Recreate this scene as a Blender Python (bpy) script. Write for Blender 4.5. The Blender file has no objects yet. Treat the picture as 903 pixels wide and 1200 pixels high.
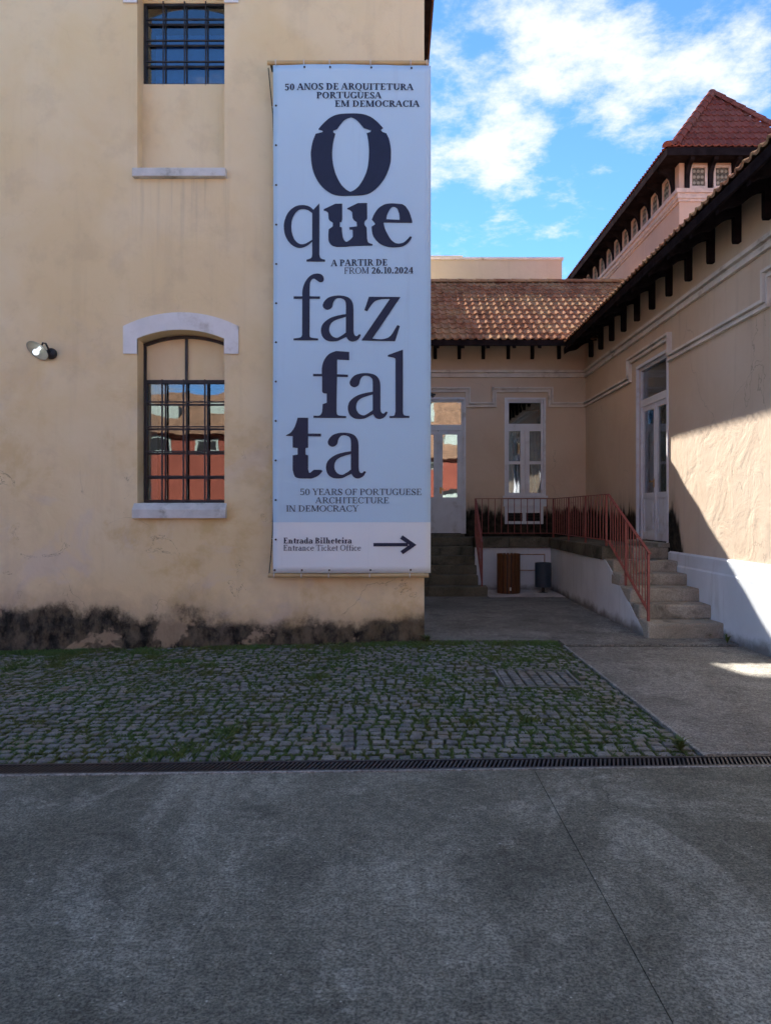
import bpy, bmesh, math, random
import numpy as np
from mathutils import Vector, Matrix
from mathutils.geometry import delaunay_2d_cdt

random.seed(7)
rng = np.random.default_rng(7)
C = bpy.context.scene.collection
S = bpy.context.scene
F = 868.0                                   # focal length in photo pixels, eye level 1.6 m

# ------------------------------------------------------------------ camera
cam_d = bpy.data.cameras.new('camera'); cam = bpy.data.objects.new('camera', cam_d); C.objects.link(cam)
cam.location = (0, 0, 1.6); cam.rotation_euler = (math.radians(90), 0, 0)
cam_d.sensor_fit = 'VERTICAL'; cam_d.sensor_height = 36.0; cam_d.lens = 36.0 * F / 1200.0
cam_d.shift_x = -8.5 / 1200.0; cam_d.clip_start = 0.05; cam_d.clip_end = 3000
S.camera = cam

# ------------------------------------------------------------------ world, sun, exposure
SX, SY, SZ = 0.20, -1.0, -0.70              # direction the sunlight travels
el = math.atan2(-SZ, math.hypot(SX, SY)); az = math.atan2(-SX, -SY)
world = bpy.data.worlds.new('World'); S.world = world; world.use_nodes = True
wt = world.node_tree; wt.nodes.clear()
def wn(t, **k):
    n = wt.nodes.new(t)
    for a, b in k.items(): setattr(n, a, b)
    return n
def wl(a, b): wt.links.new(a, b)
sky = wn('ShaderNodeTexSky', sky_type='NISHITA', sun_disc=False, sun_elevation=el, sun_rotation=az,
         altitude=0, air_density=0.75, dust_density=0.0, ozone_density=9.0)
tc = wn('ShaderNodeTexCoord'); sp = wn('ShaderNodeSeparateXYZ'); wl(tc.outputs['Generated'], sp.inputs[0])
zz = wn('ShaderNodeMath', operation='ADD'); wl(sp.outputs['Z'], zz.inputs[0]); zz.inputs[1].default_value = 0.12
zm = wn('ShaderNodeMath', operation='MAXIMUM'); wl(zz.outputs[0], zm.inputs[0]); zm.inputs[1].default_value = 0.05
dx = wn('ShaderNodeMath', operation='DIVIDE'); wl(sp.outputs['X'], dx.inputs[0]); wl(zm.outputs[0], dx.inputs[1])
dy = wn('ShaderNodeMath', operation='DIVIDE'); wl(sp.outputs['Y'], dy.inputs[0]); wl(zm.outputs[0], dy.inputs[1])
cb = wn('ShaderNodeCombineXYZ'); wl(dx.outputs[0], cb.inputs[0]); wl(dy.outputs[0], cb.inputs[1])
cb.inputs[2].default_value = 3.7
def wnoise(scale, detail, rough, dist, off):
    mp = wn('ShaderNodeMapping'); mp.inputs['Location'].default_value = off; wl(cb.outputs[0], mp.inputs[0])
    n = wn('ShaderNodeTexNoise'); n.inputs['Scale'].default_value = scale; n.inputs['Detail'].default_value = detail
    n.inputs['Roughness'].default_value = rough; n.inputs['Distortion'].default_value = dist
    wl(mp.outputs[0], n.inputs[0]); return n.outputs[0]
CL_OFF = (-11.74, -13.08, 0)
big = wnoise(0.8, 3, 0.5, 0.0, CL_OFF); fine = wnoise(3.8, 8, 0.64, 0.05, CL_OFF)
m1 = wn('ShaderNodeMath', operation='MULTIPLY'); wl(big, m1.inputs[0]); m1.inputs[1].default_value = 0.9
m2 = wn('ShaderNodeMath', operation='MULTIPLY_ADD'); wl(fine, m2.inputs[0]); m2.inputs[1].default_value = 1.15; wl(m1.outputs[0], m2.inputs[2])
cr = wn('ShaderNodeMapRange', interpolation_type='SMOOTHSTEP'); wl(m2.outputs[0], cr.inputs[0])
cr.inputs[1].default_value = 1.012; cr.inputs[2].default_value = 1.25; cr.inputs[3].default_value = 0; cr.inputs[4].default_value = 0.92
mixw = wn('ShaderNodeMix', data_type='RGBA'); wl(cr.outputs[0], mixw.inputs[0]); tint = wn('ShaderNodeMix', data_type='RGBA', blend_type='MULTIPLY'); tint.inputs[0].default_value = 1.0; wl(sky.outputs[0], tint.inputs[6]); tint.inputs[7].default_value = (0.84, 0.91, 0.87, 1); wl(tint.outputs[2], mixw.inputs[6])
mixw.inputs[7].default_value = (3.4, 3.5, 3.58, 1)
bg = wn('ShaderNodeBackground'); bg.inputs[1].default_value = 0.05; wl(mixw.outputs[2], bg.inputs[0])
wo = wn('ShaderNodeOutputWorld'); wl(bg.outputs[0], wo.inputs[0])

sun_d = bpy.data.lights.new('sun', 'SUN'); sun_d.energy = 3.7; sun_d.angle = math.radians(0.53); sun_d.color = (1.0, 0.945, 0.86)
sun = bpy.data.objects.new('sun', sun_d); C.objects.link(sun)
sun.rotation_euler = Vector((SX, SY, SZ)).to_track_quat('-Z', 'Y').to_euler(); sun.location = (-5, 25, 20)
S.view_settings.view_transform = 'Standard'; S.view_settings.look = 'None'
S.view_settings.exposure = 2.72; S.view_settings.gamma = 1.0; S.view_settings.use_curve_mapping = False
S.render.engine = 'CYCLES'
S.cycles.use_adaptive_sampling = True; S.cycles.adaptive_threshold = 0.03
S.cycles.max_bounces = 5; S.cycles.diffuse_bounces = 3; S.cycles.glossy_bounces = 3; S.cycles.transparent_max_bounces = 12
S.cycles.use_denoising = True; S.cycles.caustics_reflective = False; S.cycles.caustics_refractive = False

# ------------------------------------------------------------------ helpers: things, parts, meshes
ORG = {}
def tag(o, label=None, cat=None, group=None, kind=None):
    if label: o['label'] = label
    if cat: o['category'] = cat
    if group: o['group'] = group
    if kind: o['kind'] = kind
    return o
def thing(name, label, cat, loc=(0, 0, 0), group=None):
    o = bpy.data.objects.new(name, None); C.objects.link(o); o.location = loc; o.empty_display_size = 0.2
    ORG[o.name] = Vector(loc); return tag(o, label, cat, group)

class MB:
    def __init__(s): s.v = []; s.f = []; s.smooth = False
    def add(s, vs, fs):
        n = len(s.v); s.v += [tuple(p) for p in vs]; s.f += [tuple(i + n for i in f) for f in fs]; return s
    def box(s, x0, x1, y0, y1, z0, z1, M=None):
        vs = [(x, y, z) for z in (z0, z1) for y in (y0, y1) for x in (x0, x1)]
        if M: vs = [M(*p) for p in vs]
        return s.add(vs, [(0, 2, 3, 1), (4, 5, 7, 6), (0, 1, 5, 4), (2, 6, 7, 3), (0, 4, 6, 2), (1, 3, 7, 5)])
    def cbox(s, x0, x1, y0, y1, z0, z1, c=0.01, M=None, jit=0.0):
        bm = bmesh.new(); bmesh.ops.create_cube(bm, size=1)
        for v in bm.verts:
            v.co = Vector(((x0 + x1) / 2 + v.co.x * (x1 - x0), (y0 + y1) / 2 + v.co.y * (y1 - y0), (z0 + z1) / 2 + v.co.z * (z1 - z0)))
            if jit: v.co += Vector([random.uniform(-jit, jit) for _ in range(3)])
        bmesh.ops.bevel(bm, geom=list(bm.edges), offset=c, segments=2, affect='EDGES', profile=0.6)
        bm.verts.ensure_lookup_table(); bm.verts.index_update()
        vs = [tuple(v.co) for v in bm.verts]
        if M: vs = [M(*p) for p in vs]
        s.add(vs, [tuple(v.index for v in f.verts) for f in bm.faces]); bm.free(); return s
    def prism(s, pts, d0, d1, M):            # pts (a,b) outline extruded d0..d1 ; M(a,d,b) -> world
        n = len(pts); vs = [M(a, d0, b) for a, b in pts] + [M(a, d1, b) for a, b in pts]
        fs = [tuple(range(n)), tuple(range(2 * n - 1, n - 1, -1))] + [(i, (i + 1) % n, n + (i + 1) % n, n + i) for i in range(n)]
        return s.add(vs, fs)
    def tube(s, pts, r, n=8, caps=True):
        P = [Vector(p) for p in pts]; rr = r if isinstance(r, (list, tuple)) else [r] * len(P); vs = []; fs = []
        for i, p in enumerate(P):
            d = (P[min(i + 1, len(P) - 1)] - P[max(i - 1, 0)]).normalized()
            a = d.cross(Vector((0, 0, 1)) if abs(d.z) < 0.95 else Vector((1, 0, 0))).normalized(); b = d.cross(a)
            for k in range(n):
                t = 2 * math.pi * k / n; vs.append(p + (a * math.cos(t) + b * math.sin(t)) * rr[i])
        for i in range(len(P) - 1):
            for k in range(n): fs.append((i * n + k, i * n + (k + 1) % n, (i + 1) * n + (k + 1) % n, (i + 1) * n + k))
        if caps: fs += [tuple(range(n - 1, -1, -1)), tuple(range((len(P) - 1) * n, len(P) * n))]
        return s.add(vs, fs)
    def bar(s, p, q, w, h):                  # square-section bar
        p, q = Vector(p), Vector(q); d = (q - p).normalized()
        a = d.cross(Vector((0, 0, 1)) if abs(d.z) < 0.95 else Vector((0, 1, 0))).normalized(); b = a.cross(d)
        vs = [c + a * i * w / 2 + b * j * h / 2 for c in (p, q) for i, j in ((-1, -1), (1, -1), (1, 1), (-1, 1))]
        return s.add(vs, [(3, 2, 1, 0), (4, 5, 6, 7)] + [(k, (k + 1) % 4, 4 + (k + 1) % 4, 4 + k) for k in range(4)])
    def lathe(s, prof, c, axis=(0, 0, 1), n=24):
        q = Vector((0, 0, 1)).rotation_difference(Vector(axis).normalized()); c = Vector(c); vs = []; fs = []
        for r, h in prof:
            for k in range(n):
                t = 2 * math.pi * k / n; vs.append(c + q @ Vector((r * math.cos(t), r * math.sin(t), h)))
        for i in range(len(prof) - 1):
            for k in range(n): fs.append((i * n + k, i * n + (k + 1) % n, (i + 1) * n + (k + 1) % n, (i + 1) * n + k))
        return s.add(vs, fs)
    def mesh(s, name, mat, org=Vector((0, 0, 0)), recalc=True):
        me = bpy.data.meshes.new(name); me.from_pydata([tuple(Vector(p) - org) for p in s.v], [], s.f)
        if recalc:
            bm = bmesh.new(); bm.from_mesh(me); bmesh.ops.recalc_face_normals(bm, faces=bm.faces); bm.to_mesh(me); bm.free()
        if s.smooth:
            for p in me.polygons: p.use_smooth = True
        me.materials.append(mat); me.update(); return me
    def build(s, name, mat, parent=None, recalc=True):
        org = ORG[parent.name] if parent else Vector((0, 0, 0))
        o = bpy.data.objects.new(name, s.mesh(name, mat, org, recalc)); C.objects.link(o)
        if parent: o.parent = parent
        ORG[o.name] = org; return o
def inst(name, me, parent, loc, rot=(0, 0, 0), scale=(1, 1, 1)):
    o = bpy.data.objects.new(name, me); C.objects.link(o); o.parent = parent
    o.location = Vector(loc) - (ORG[parent.name] if parent else Vector((0, 0, 0))); o.rotation_euler = rot; o.scale = scale
    if parent: ORG[o.name] = ORG[parent.name]
    return o

# ------------------------------------------------------------------ materials
class NT:
    def __init__(s, name, rough=0.8, spec=0.3):
        s.m = bpy.data.materials.new(name); s.m.use_nodes = True; s.t = s.m.node_tree
        s.b = s.t.nodes['Principled BSDF']; s.b.inputs['Roughness'].default_value = rough
        s.b.inputs['Specular IOR Level'].default_value = spec
        g = s.n('ShaderNodeNewGeometry'); s.pos = g.outputs['Position']; s.xyz = s.n('ShaderNodeSeparateXYZ'); s.l(s.pos, s.xyz.inputs[0])
        s.island = g.outputs['Random Per Island']
    def n(s, t, **k):
        o = s.t.nodes.new(t)
        for a, b in k.items(): setattr(o, a, b)
        return o
    def l(s, a, b): s.t.links.new(a, b)
    def val(s, x, sock):
        if isinstance(x, (int, float)): sock.default_value = x
        elif isinstance(x, tuple): sock.default_value = x if len(x) == 4 or len(sock.default_value) == 3 else (*x, 1)
        else: s.l(x, sock)
    def noise(s, scale, detail=5, rough=0.55, dist=0, stretch=(1, 1, 1), off=(0, 0, 0)):
        mp = s.n('ShaderNodeMapping'); s.l(s.pos, mp.inputs[0]); mp.inputs['Scale'].default_value = stretch; mp.inputs['Location'].default_value = off
        o = s.n('ShaderNodeTexNoise'); s.l(mp.outputs[0], o.inputs[0]); o.inputs['Scale'].default_value = scale
        o.inputs['Detail'].default_value = detail; o.inputs['Roughness'].default_value = rough; o.inputs['Distortion'].default_value = dist
        return o.outputs[0]
    def voro(s, scale, feature='F1', out=0, stretch=(1, 1, 1)):
        mp = s.n('ShaderNodeMapping'); s.l(s.pos, mp.inputs[0]); mp.inputs['Scale'].default_value = stretch
        o = s.n('ShaderNodeTexVoronoi', feature=feature); s.l(mp.outputs[0], o.inputs[0]); o.inputs['Scale'].default_value = scale
        return o.outputs[out]
    def math(s, op, a, b=0.0, c=None):
        o = s.n('ShaderNodeMath', operation=op); s.val(a, o.inputs[0]); s.val(b, o.inputs[1])
        if c is not None: s.val(c, o.inputs[2])
        return o.outputs[0]
    def ramp(s, x, a, b, lo=0.0, hi=1.0, smooth=True):
        o = s.n('ShaderNodeMapRange', interpolation_type='SMOOTHSTEP' if smooth else 'LINEAR'); s.val(x, o.inputs[0])
        o.inputs[1].default_value = a; o.inputs[2].default_value = b; o.inputs[3].default_value = lo; o.inputs[4].default_value = hi
        return o.outputs[0]
    def mix(s, fac, a, b, mode='MIX'):
        o = s.n('ShaderNodeMix', data_type='RGBA', blend_type=mode); s.val(fac, o.inputs[0]); s.val(a, o.inputs[6]); s.val(b, o.inputs[7])
        return o.outputs[2]
    def bump(s, h, strength=0.3, dist=0.02):
        o = s.n('ShaderNodeBump'); s.val(h, o.inputs['Height']); o.inputs['Strength'].default_value = strength; o.inputs['Distance'].default_value = dist
        prev = s.b.inputs['Normal'].links
        if prev: s.l(prev[0].from_socket, o.inputs['Normal'])
        s.l(o.outputs[0], s.b.inputs['Normal'])
    def done(s, col): s.val(col, s.b.inputs['Base Color']); return s.m

def simple(name, col, rough=0.7, spec=0.3, var=0.12, scale=9, metal=0.0, bump=0.0, dirt=None):
    t = NT(name, rough, spec); n = t.noise(scale, 6, 0.6)
    c = t.mix(t.ramp(n, 0.3, 0.7), tuple(x * (1 - var) for x in col), tuple(min(1, x * (1 + var)) for x in col))
    if dirt: c = t.mix(t.ramp(t.noise(3.1, 7, 0.65), 0.52, 0.75), c, dirt)
    t.b.inputs['Metallic'].default_value = metal
    if bump: t.bump(t.noise(scale * 9, 4), bump, 0.01)
    return t.done(c)

def cracks(t, scale, w, off, lo=0.52):
    wv = t.n('ShaderNodeVectorMath', operation='ADD'); nz_ = t.n('ShaderNodeTexNoise'); nz_.inputs['Scale'].default_value = 1.3; nz_.inputs['Detail'].default_value = 6
    t.l(t.pos, nz_.inputs[0]); t.l(t.pos, wv.inputs[0]); t.l(nz_.outputs[1], wv.inputs[1])
    ve = t.n('ShaderNodeTexVoronoi', feature='DISTANCE_TO_EDGE'); ve.inputs['Scale'].default_value = scale; t.l(wv.outputs[0], ve.inputs[0])
    return t.math('MULTIPLY', t.ramp(ve.outputs[0], w * 0.2, w, 1.0, 0.0), t.ramp(t.noise(0.7, 3, 0.5, off=off), lo, lo + 0.07))

def facade_mat():
    t = NT('facade_plaster', 0.9, 0.15)
    n1 = t.noise(0.55, 6, 0.55, 0.4); n2 = t.noise(2.2, 7, 0.62); n3 = t.noise(1.1, 7, 0.66, 0.25, off=(7, 3, 1))
    c = t.mix(t.ramp(n1, 0.40, 0.60), (0.795, 0.62, 0.365), (0.825, 0.67, 0.435))
    z = t.xyz.outputs['Z']
    low = t.ramp(z, 0.6, 4.6, 1.0, 0.12)
    # ochre and pale repair patches, stronger on the lower storey
    c = t.mix(t.math('MULTIPLY', t.ramp(n3, 0.48, 0.64), t.math('MULTIPLY', low, 0.78)), c, (0.66, 0.465, 0.205))
    pale = t.ramp(t.noise(0.9, 6, 0.6, 1.2, off=(2, 9, 4)), 0.52, 0.64)
    c = t.mix(t.math('MULTIPLY', pale, t.math('MULTIPLY', low, 0.6)), c, (0.72, 0.60, 0.49))
    c = t.mix(t.ramp(n2, 0.50, 0.68, 0, 0.15), c, (0.40, 0.29, 0.19))
    # rain streaks
    st = t.noise(1.0, 6, 0.6, 0, stretch=(6.0, 6.0, 0.35), off=(3, 0, 0))
    c = t.mix(t.ramp(st, 0.53, 0.70, 0, 0.09), c, (0.44, 0.35, 0.25))
    # rain runs under the upper sill
    X_ = t.xyz.outputs['X']; xm = t.math('MULTIPLY', t.ramp(X_, -3.25, -3.1, 0, 1), t.ramp(X_, -2.1, -1.95, 1, 0)); zm_ = t.math('MULTIPLY', t.ramp(z, 4.4, 5.7), t.ramp(z, 5.72, 5.78, 1, 0))
    run = t.math('MULTIPLY', t.math('MULTIPLY', xm, zm_), t.ramp(t.noise(1.0, 5, 0.6, 0, stretch=(13, 13, 0.4), off=(1, 2, 3)), 0.46, 0.66, 0, 0.25))
    c = t.mix(run, c, (0.30, 0.25, 0.19))
    # chipped edges of old paint layers
    chip = t.noise(1.5, 5, 0.6, 1.6, off=(1, 5, 8))
    edge = t.ramp(t.math('ABSOLUTE', t.math('SUBTRACT', chip, 0.605)), 0.0, 0.006, 1.0, 0.0)
    edge = t.math('MULTIPLY', edge, t.ramp(z, 1.8, 2.9, 1.0, 0.0))
    edge = t.math('MULTIPLY', edge, t.ramp(t.noise(2.3, 3, 0.5, off=(5, 5, 5)), 0.46, 0.56))
    c = t.mix(t.math('MULTIPLY', edge, 0.7), c, (0.20, 0.13, 0.09))
    ck = t.math('MULTIPLY', cracks(t, 0.75, 0.0045, (2, 2, 7)), t.ramp(z, 2.2, 3.6, 0.45, 0.06)); c = t.mix(ck, c, (0.25, 0.18, 0.12))
    # black-green mould along the foot
    mz = t.math('ADD', z, t.math('MULTIPLY', t.noise(1.0, 7, 0.70, 0.0, stretch=(5.0, 5.0, 3.2)), -0.34))
    mz = t.math('ADD', mz, t.math('MULTIPLY', t.noise(2.6, 7, 0.72, 0.0, off=(1, 1, 2)), -0.30))
    mz = t.math('ADD', mz, t.math('MULTIPLY', t.noise(0.8, 3, 0.55, off=(4, 4, 0)), -1.0))
    mz = t.math('ADD', mz, t.ramp(t.xyz.outputs['X'], -5.0, 0.4, 0.42, 0.55, False))
    mould = t.ramp(mz, -0.10, 0.06, 1.0, 0.0)
    blot = t.ramp(t.noise(1.0, 7, 0.7, 0.0, stretch=(5, 5, 3)), 0.40, 0.62, 1.0, 0.80)
    mcol = t.mix(t.ramp(t.noise(9, 6, 0.7), 0.35, 0.65), (0.010, 0.010, 0.009), (0.045, 0.043, 0.036))
    mcol = t.mix(t.ramp(t.noise(1.3, 5, 0.6, 0.5, off=(0, 0, 9)), 0.555, 0.60, 0, 0.85), mcol, (0.33, 0.25, 0.165))
    halo = t.ramp(mz, -0.0, 0.30, 0.42, 0.0)
    c = t.mix(halo, c, (0.36, 0.27, 0.19))
    c = t.mix(t.math('MULTIPLY', mould, blot), c, mcol)
    t.bump(t.noise(1.7, 4, 0.6, 0.8), 0.35, 0.035); t.bump(t.noise(38, 3, 0.7), 0.16, 0.006)
    t.bump(t.math('MULTIPLY', edge, 1.0), -0.4, 0.01)
    return t.done(c)

def wing_mat(name, a, b, stain):
    t = NT(name, 0.9, 0.15); z = t.xyz.outputs['Z']; y = t.xyz.outputs['Y']
    c = t.mix(t.ramp(t.noise(0.7, 6, 0.6, 0.4), 0.33, 0.67), a, b)
    st = t.noise(1.0, 6, 0.6, 0, stretch=(5.0, 5.0, 0.35))
    c = t.mix(t.ramp(st, 0.55, 0.80, 0, 0.32), c, tuple(x * 0.62 for x in a))
    c = t.mix(t.ramp(t.noise(2.6, 7, 0.65), 0.55, 0.8, 0, 0.25), c, tuple(x * 0.7 for x in a))
    ck = cracks(t, 0.6, 0.004, (1, 5, 3)); c = t.mix(t.math('MULTIPLY', ck, 0.45), c, tuple(x * 0.4 for x in a))
    if stain:
        mz = t.math('ADD', z, t.math('MULTIPLY', t.noise(1.0, 8, 0.66, 0.3, stretch=(5, 5, 1.0)), -0.85))
        mz = t.math('ADD', mz, t.math('MULTIPLY', t.noise(1.6, 4, 0.5), -0.3))
        mz = t.math('ADD', mz, t.ramp(y, 10.5, 11.1, 0.95, 0.0))
        mould = t.ramp(mz, 0.98, 1.16, 1.0, 0.0)
        mcol = t.mix(t.ramp(t.noise(8, 6, 0.7), 0.35, 0.7), (0.008, 0.008, 0.006), (0.05, 0.04, 0.028))
        c = t.mix(t.ramp(mz, 1.1, 1.45, 0.35, 0.0), c, tuple(x * 0.5 for x in a)); c = t.mix(mould, c, mcol)
    t.bump(t.noise(2.1, 5, 0.62, 0.8), 0.36, 0.04); t.bump(t.noise(7.5, 3, 0.6, 0.7), 0.16, 0.012); t.bump(t.noise(40, 3, 0.7), 0.15, 0.005)
    return t.done(c)

def concrete_mat(name, a, b, light, sc=1.0):
    t = NT(name, 0.85, 0.25)
    n = t.noise(0.45 * sc, 6, 0.62, 0.6); c = t.mix(t.ramp(n, 0.40, 0.60), a, b)
    c = t.mix(t.ramp(t.noise(1.1 * sc, 7, 0.7, 0.7, off=(3, 1, 0)), 0.50, 0.68, 0, 0.50), c, light)
    c = t.mix(t.ramp(t.noise(0.9, 7, 0.72, 0.9, stretch=(1.0, 0.45, 1), off=(11.6, 4, 0)), 0.54, 0.64, 0, 0.55), c, light)
    c = t.mix(t.ramp(t.noise(1.7 * sc, 6, 0.65, 0.3, off=(8, 8, 0)), 0.50, 0.66, 0, 0.5), c, tuple(x * 0.5 for x in a))
    c = t.mix(t.ramp(t.noise(2.4 * sc, 8, 0.78, 0.5, off=(5, 9, 0)), 0.585, 0.65, 0, 0.55), c, light)
    g = t.noise(75, 4, 0.75); c = t.mix(t.ramp(g, 0.38, 0.62), t.mix(1.0, c, (0.58, 0.58, 0.58), 'MULTIPLY'), t.mix(1.0, c, (1.40, 1.40, 1.40), 'MULTIPLY'))
    g2 = t.noise(20, 4, 0.7); c = t.mix(t.ramp(g2, 0.40, 0.60), t.mix(1.0, c, (0.82, 0.82, 0.82), 'MULTIPLY'), t.mix(1.0, c, (1.16, 1.16, 1.15), 'MULTIPLY'))
    v = t.voro(40); c = t.mix(t.ramp(v, 0.08, 0.20, 0.7, 0.0), c, (0.02, 0.02, 0.02))
    v2 = t.voro(13); c = t.mix(t.ramp(v2, 0.03, 0.07, 0.85, 0.0), c, tuple(min(1, x * 1.7) for x in light))
    v3 = t.voro(2.6); c = t.mix(t.ramp(v3, 0.012, 0.028, 0.9, 0.0), c, (0.36, 0.37, 0.33))
    # hairline cracks, only here and there
    mp = t.n('ShaderNodeMapping'); t.l(t.pos, mp.inputs[0]); wv = t.n('ShaderNodeVectorMath', operation='ADD'); nv_ = t.n('ShaderNodeTexNoise'); nv_.inputs['Scale'].default_value = 1.6; nv_.inputs['Detail'].default_value = 5
    t.l(t.pos, nv_.inputs[0]); t.l(mp.outputs[0], wv.inputs[0]); t.l(nv_.outputs[1], wv.inputs[1])
    ve = t.n('ShaderNodeTexVoronoi', feature='DISTANCE_TO_EDGE'); ve.inputs['Scale'].default_value = 0.42; t.l(wv.outputs[0], ve.inputs[0])
    crk = t.math('MULTIPLY', t.ramp(ve.outputs[0], 0.0005, 0.0022, 1.0, 0.0), t.ramp(t.noise(0.5, 3, 0.5, off=(6, 2, 0)), 0.50, 0.58))
    c = t.mix(t.math('MULTIPLY', crk, 0.75), c, (0.035, 0.034, 0.032))
    t.bump(t.noise(60, 4, 0.7), 0.4, 0.006); t.bump(t.noise(5, 4, 0.6), 0.25, 0.012)
    return t.done(c)

def stone_mat(name, a, b, dark, moss=None, rnd=False):
    t = NT(name, 0.8, 0.3); c = t.mix(t.ramp(t.noise(5.5 if rnd else 2.0, 4, 0.55, 0.2), 0.30, 0.70), a, b)
    c = t.mix(t.ramp(t.noise(55, 5, 0.7), 0.35, 0.7, 0, 0.65), c, dark)
    if rnd:
        c = t.mix(t.ramp(t.noise(4.0, 2, 0.4, off=(9, 2, 0)), 0.56, 0.64, 0, 0.55), c, (0.21, 0.175, 0.125))
        c = t.mix(t.ramp(t.noise(6.2, 2, 0.4, off=(1, 7, 0)), 0.58, 0.66, 0, 0.6), c, (0.085, 0.09, 0.10))
    if moss: c = t.mix(t.ramp(t.noise(2.4, 8, 0.7, 0.6), 0.48, 0.68, 0, 0.85), c, moss)
    t.bump(t.noise(60, 5, 0.7), 0.5, 0.008); t.bump(t.noise(9, 5, 0.6), 0.5, 0.02)
    return t.done(c)

def tile_mat(name, a, b, old):
    t = NT(name, 0.9, 0.0)
    c = t.mix(t.island, a, b)
    c = t.mix(t.ramp(t.noise(1.3, 6, 0.65), 0.45, 0.62, 0, 0.55), c, old)
    c = t.mix(t.ramp(t.noise(7, 6, 0.7), 0.52, 0.68, 0, 0.6), c, (0.075, 0.045, 0.035))
    c = t.mix(t.ramp(t.noise(16, 4, 0.7, off=(3, 3, 3)), 0.62, 0.70, 0, 0.6), c, (0.30, 0.27, 0.20))
    t.bump(t.noise(60, 4, 0.6), 0.2, 0.004); return t.done(c)

def wood_mat():
    t = NT('weathered_wood', 0.6, 0.3)
    g = t.noise(1.0, 7, 0.65, 0.5, stretch=(40, 40, 2.2)); c = t.mix(t.ramp(g, 0.3, 0.7), (0.085, 0.032, 0.013), (0.24, 0.105, 0.042))
    c = t.mix(t.ramp(t.island, 0, 1, 0, 0.5, False), c, (0.06, 0.026, 0.012)); t.bump(g, 0.25, 0.004); return t.done(c)

def white_wall_mat():
    t = NT('whitewash', 0.85, 0.2); z = t.xyz.outputs['Z']
    c = t.mix(t.ramp(t.noise(1.4, 6, 0.6), 0.35, 0.65), (0.66, 0.69, 0.73), (0.74, 0.77, 0.81))
    st = t.noise(1.0, 7, 0.62, 0.2, stretch=(4.5, 4.5, 0.6)); c = t.mix(t.ramp(st, 0.52, 0.78, 0, 0.5), c, (0.38, 0.37, 0.35))
    mz = t.math('ADD', z, t.math('MULTIPLY', t.noise(3.0, 8, 0.7), -0.32)); c = t.mix(t.ramp(mz, -0.14, 0.02, 0.8, 0.0), c, (0.10, 0.09, 0.075))
    t.bump(t.noise(3, 6, 0.6), 0.3, 0.02); t.bump(t.noise(45, 5, 0.7), 0.15, 0.005); return t.done(c)

def glass_mat(name, tint=(0.75, 0.82, 0.85), lo=0.16, hi=0.9):
    t = NT(name); t.t.nodes.remove(t.b); out = [n for n in t.t.nodes if n.type == 'OUTPUT_MATERIAL'][0]
    tr = t.n('ShaderNodeBsdfTransparent'); tr.inputs[0].default_value = (*tint, 1)
    gl = t.n('ShaderNodeBsdfGlossy'); gl.inputs['Roughness'].default_value = 0.015; gl.inputs[0].default_value = (0.95, 0.97, 1, 1)
    bp = t.n('ShaderNodeBump'); bp.inputs['Strength'].default_value = 0.05; bp.inputs['Distance'].default_value = 0.03; t.l(t.noise(2.2, 2, 0.4), bp.inputs['Height']); t.l(bp.outputs[0], gl.inputs['Normal'])
    lw = t.n('ShaderNodeLayerWeight'); lw.inputs[0].default_value = 0.35
    mx = t.n('ShaderNodeMixShader'); t.l(t.ramp(lw.outputs['Fresnel'], 0.05, 1.0, lo, hi, False), mx.inputs[0])
    t.l(tr.outputs[0], mx.inputs[1]); t.l(gl.outputs[0], mx.inputs[2]); t.l(mx.outputs[0], out.inputs[0]); return t.m

def paint_mat(name, col, chips, rough=0.5):
    t = NT(name, rough, 0.4); c = t.mix(t.ramp(t.noise(5, 5, 0.6), 0.35, 0.65), tuple(x * 0.88 for x in col), col)
    c = t.mix(t.ramp(t.noise(14, 7, 0.7, 0.5), 0.60, 0.68), c, chips); return t.done(c)

def banner_mat():
    t = NT('banner_print', 0.55, 0.35)
    blue = t.mix(t.ramp(t.noise(0.8, 5, 0.5), 0.3, 0.7), (0.485, 0.67, 0.84), (0.515, 0.70, 0.865))
    white = t.mix(t.ramp(t.noise(1.5, 5, 0.5), 0.3, 0.7), (0.77, 0.82, 0.87), (0.81, 0.85, 0.89))
    c = t.mix(t.math('GREATER_THAN', t.xyz.outputs['Z'], 1.6 - (612 - 600) * 8.95 / F), white, blue)
    c = t.mix(t.ramp(t.noise(1.0, 6, 0.65, 0, stretch=(7, 7, 0.5)), 0.58, 0.8, 0, 0.14), c, (0.25, 0.28, 0.36))
    t.bump(t.noise(1.0, 4, 0.5, 0.3, stretch=(1.2, 1, 0.6)), 0.25, 0.03)
    return t.done(c)

M_fac = facade_mat()
M_wing = wing_mat('wing_plaster', (0.63, 0.485, 0.355), (0.69, 0.55, 0.42), True)
M_tower = wing_mat('tower_plaster', (0.72, 0.48, 0.365), (0.78, 0.54, 0.425), False)
M_towertrim = simple('tower_trim', (0.76, 0.57, 0.49), 0.8)
M_cream = wing_mat('cream_render', (0.55, 0.475, 0.36), (0.60, 0.525, 0.41), False)
M_trim = simple('moulding_paint', (0.74, 0.67, 0.60), 0.85, var=0.1, scale=3, bump=0.1, dirt=(0.36, 0.28, 0.22))
M_white = white_wall_mat()
M_lintel = simple('lintel_paint', (0.74, 0.73, 0.73), 0.8, var=0.06, scale=3, bump=0.15, dirt=(0.46, 0.42, 0.38))
M_sill = simple('sill_stone', (0.62, 0.61, 0.59), 0.85, var=0.1, scale=6, bump=0.2, dirt=(0.22, 0.22, 0.18))
M_frame = simple('white_joinery', (0.72, 0.73, 0.77), 0.5, var=0.06, scale=3, dirt=(0.50, 0.49, 0.48))
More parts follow.
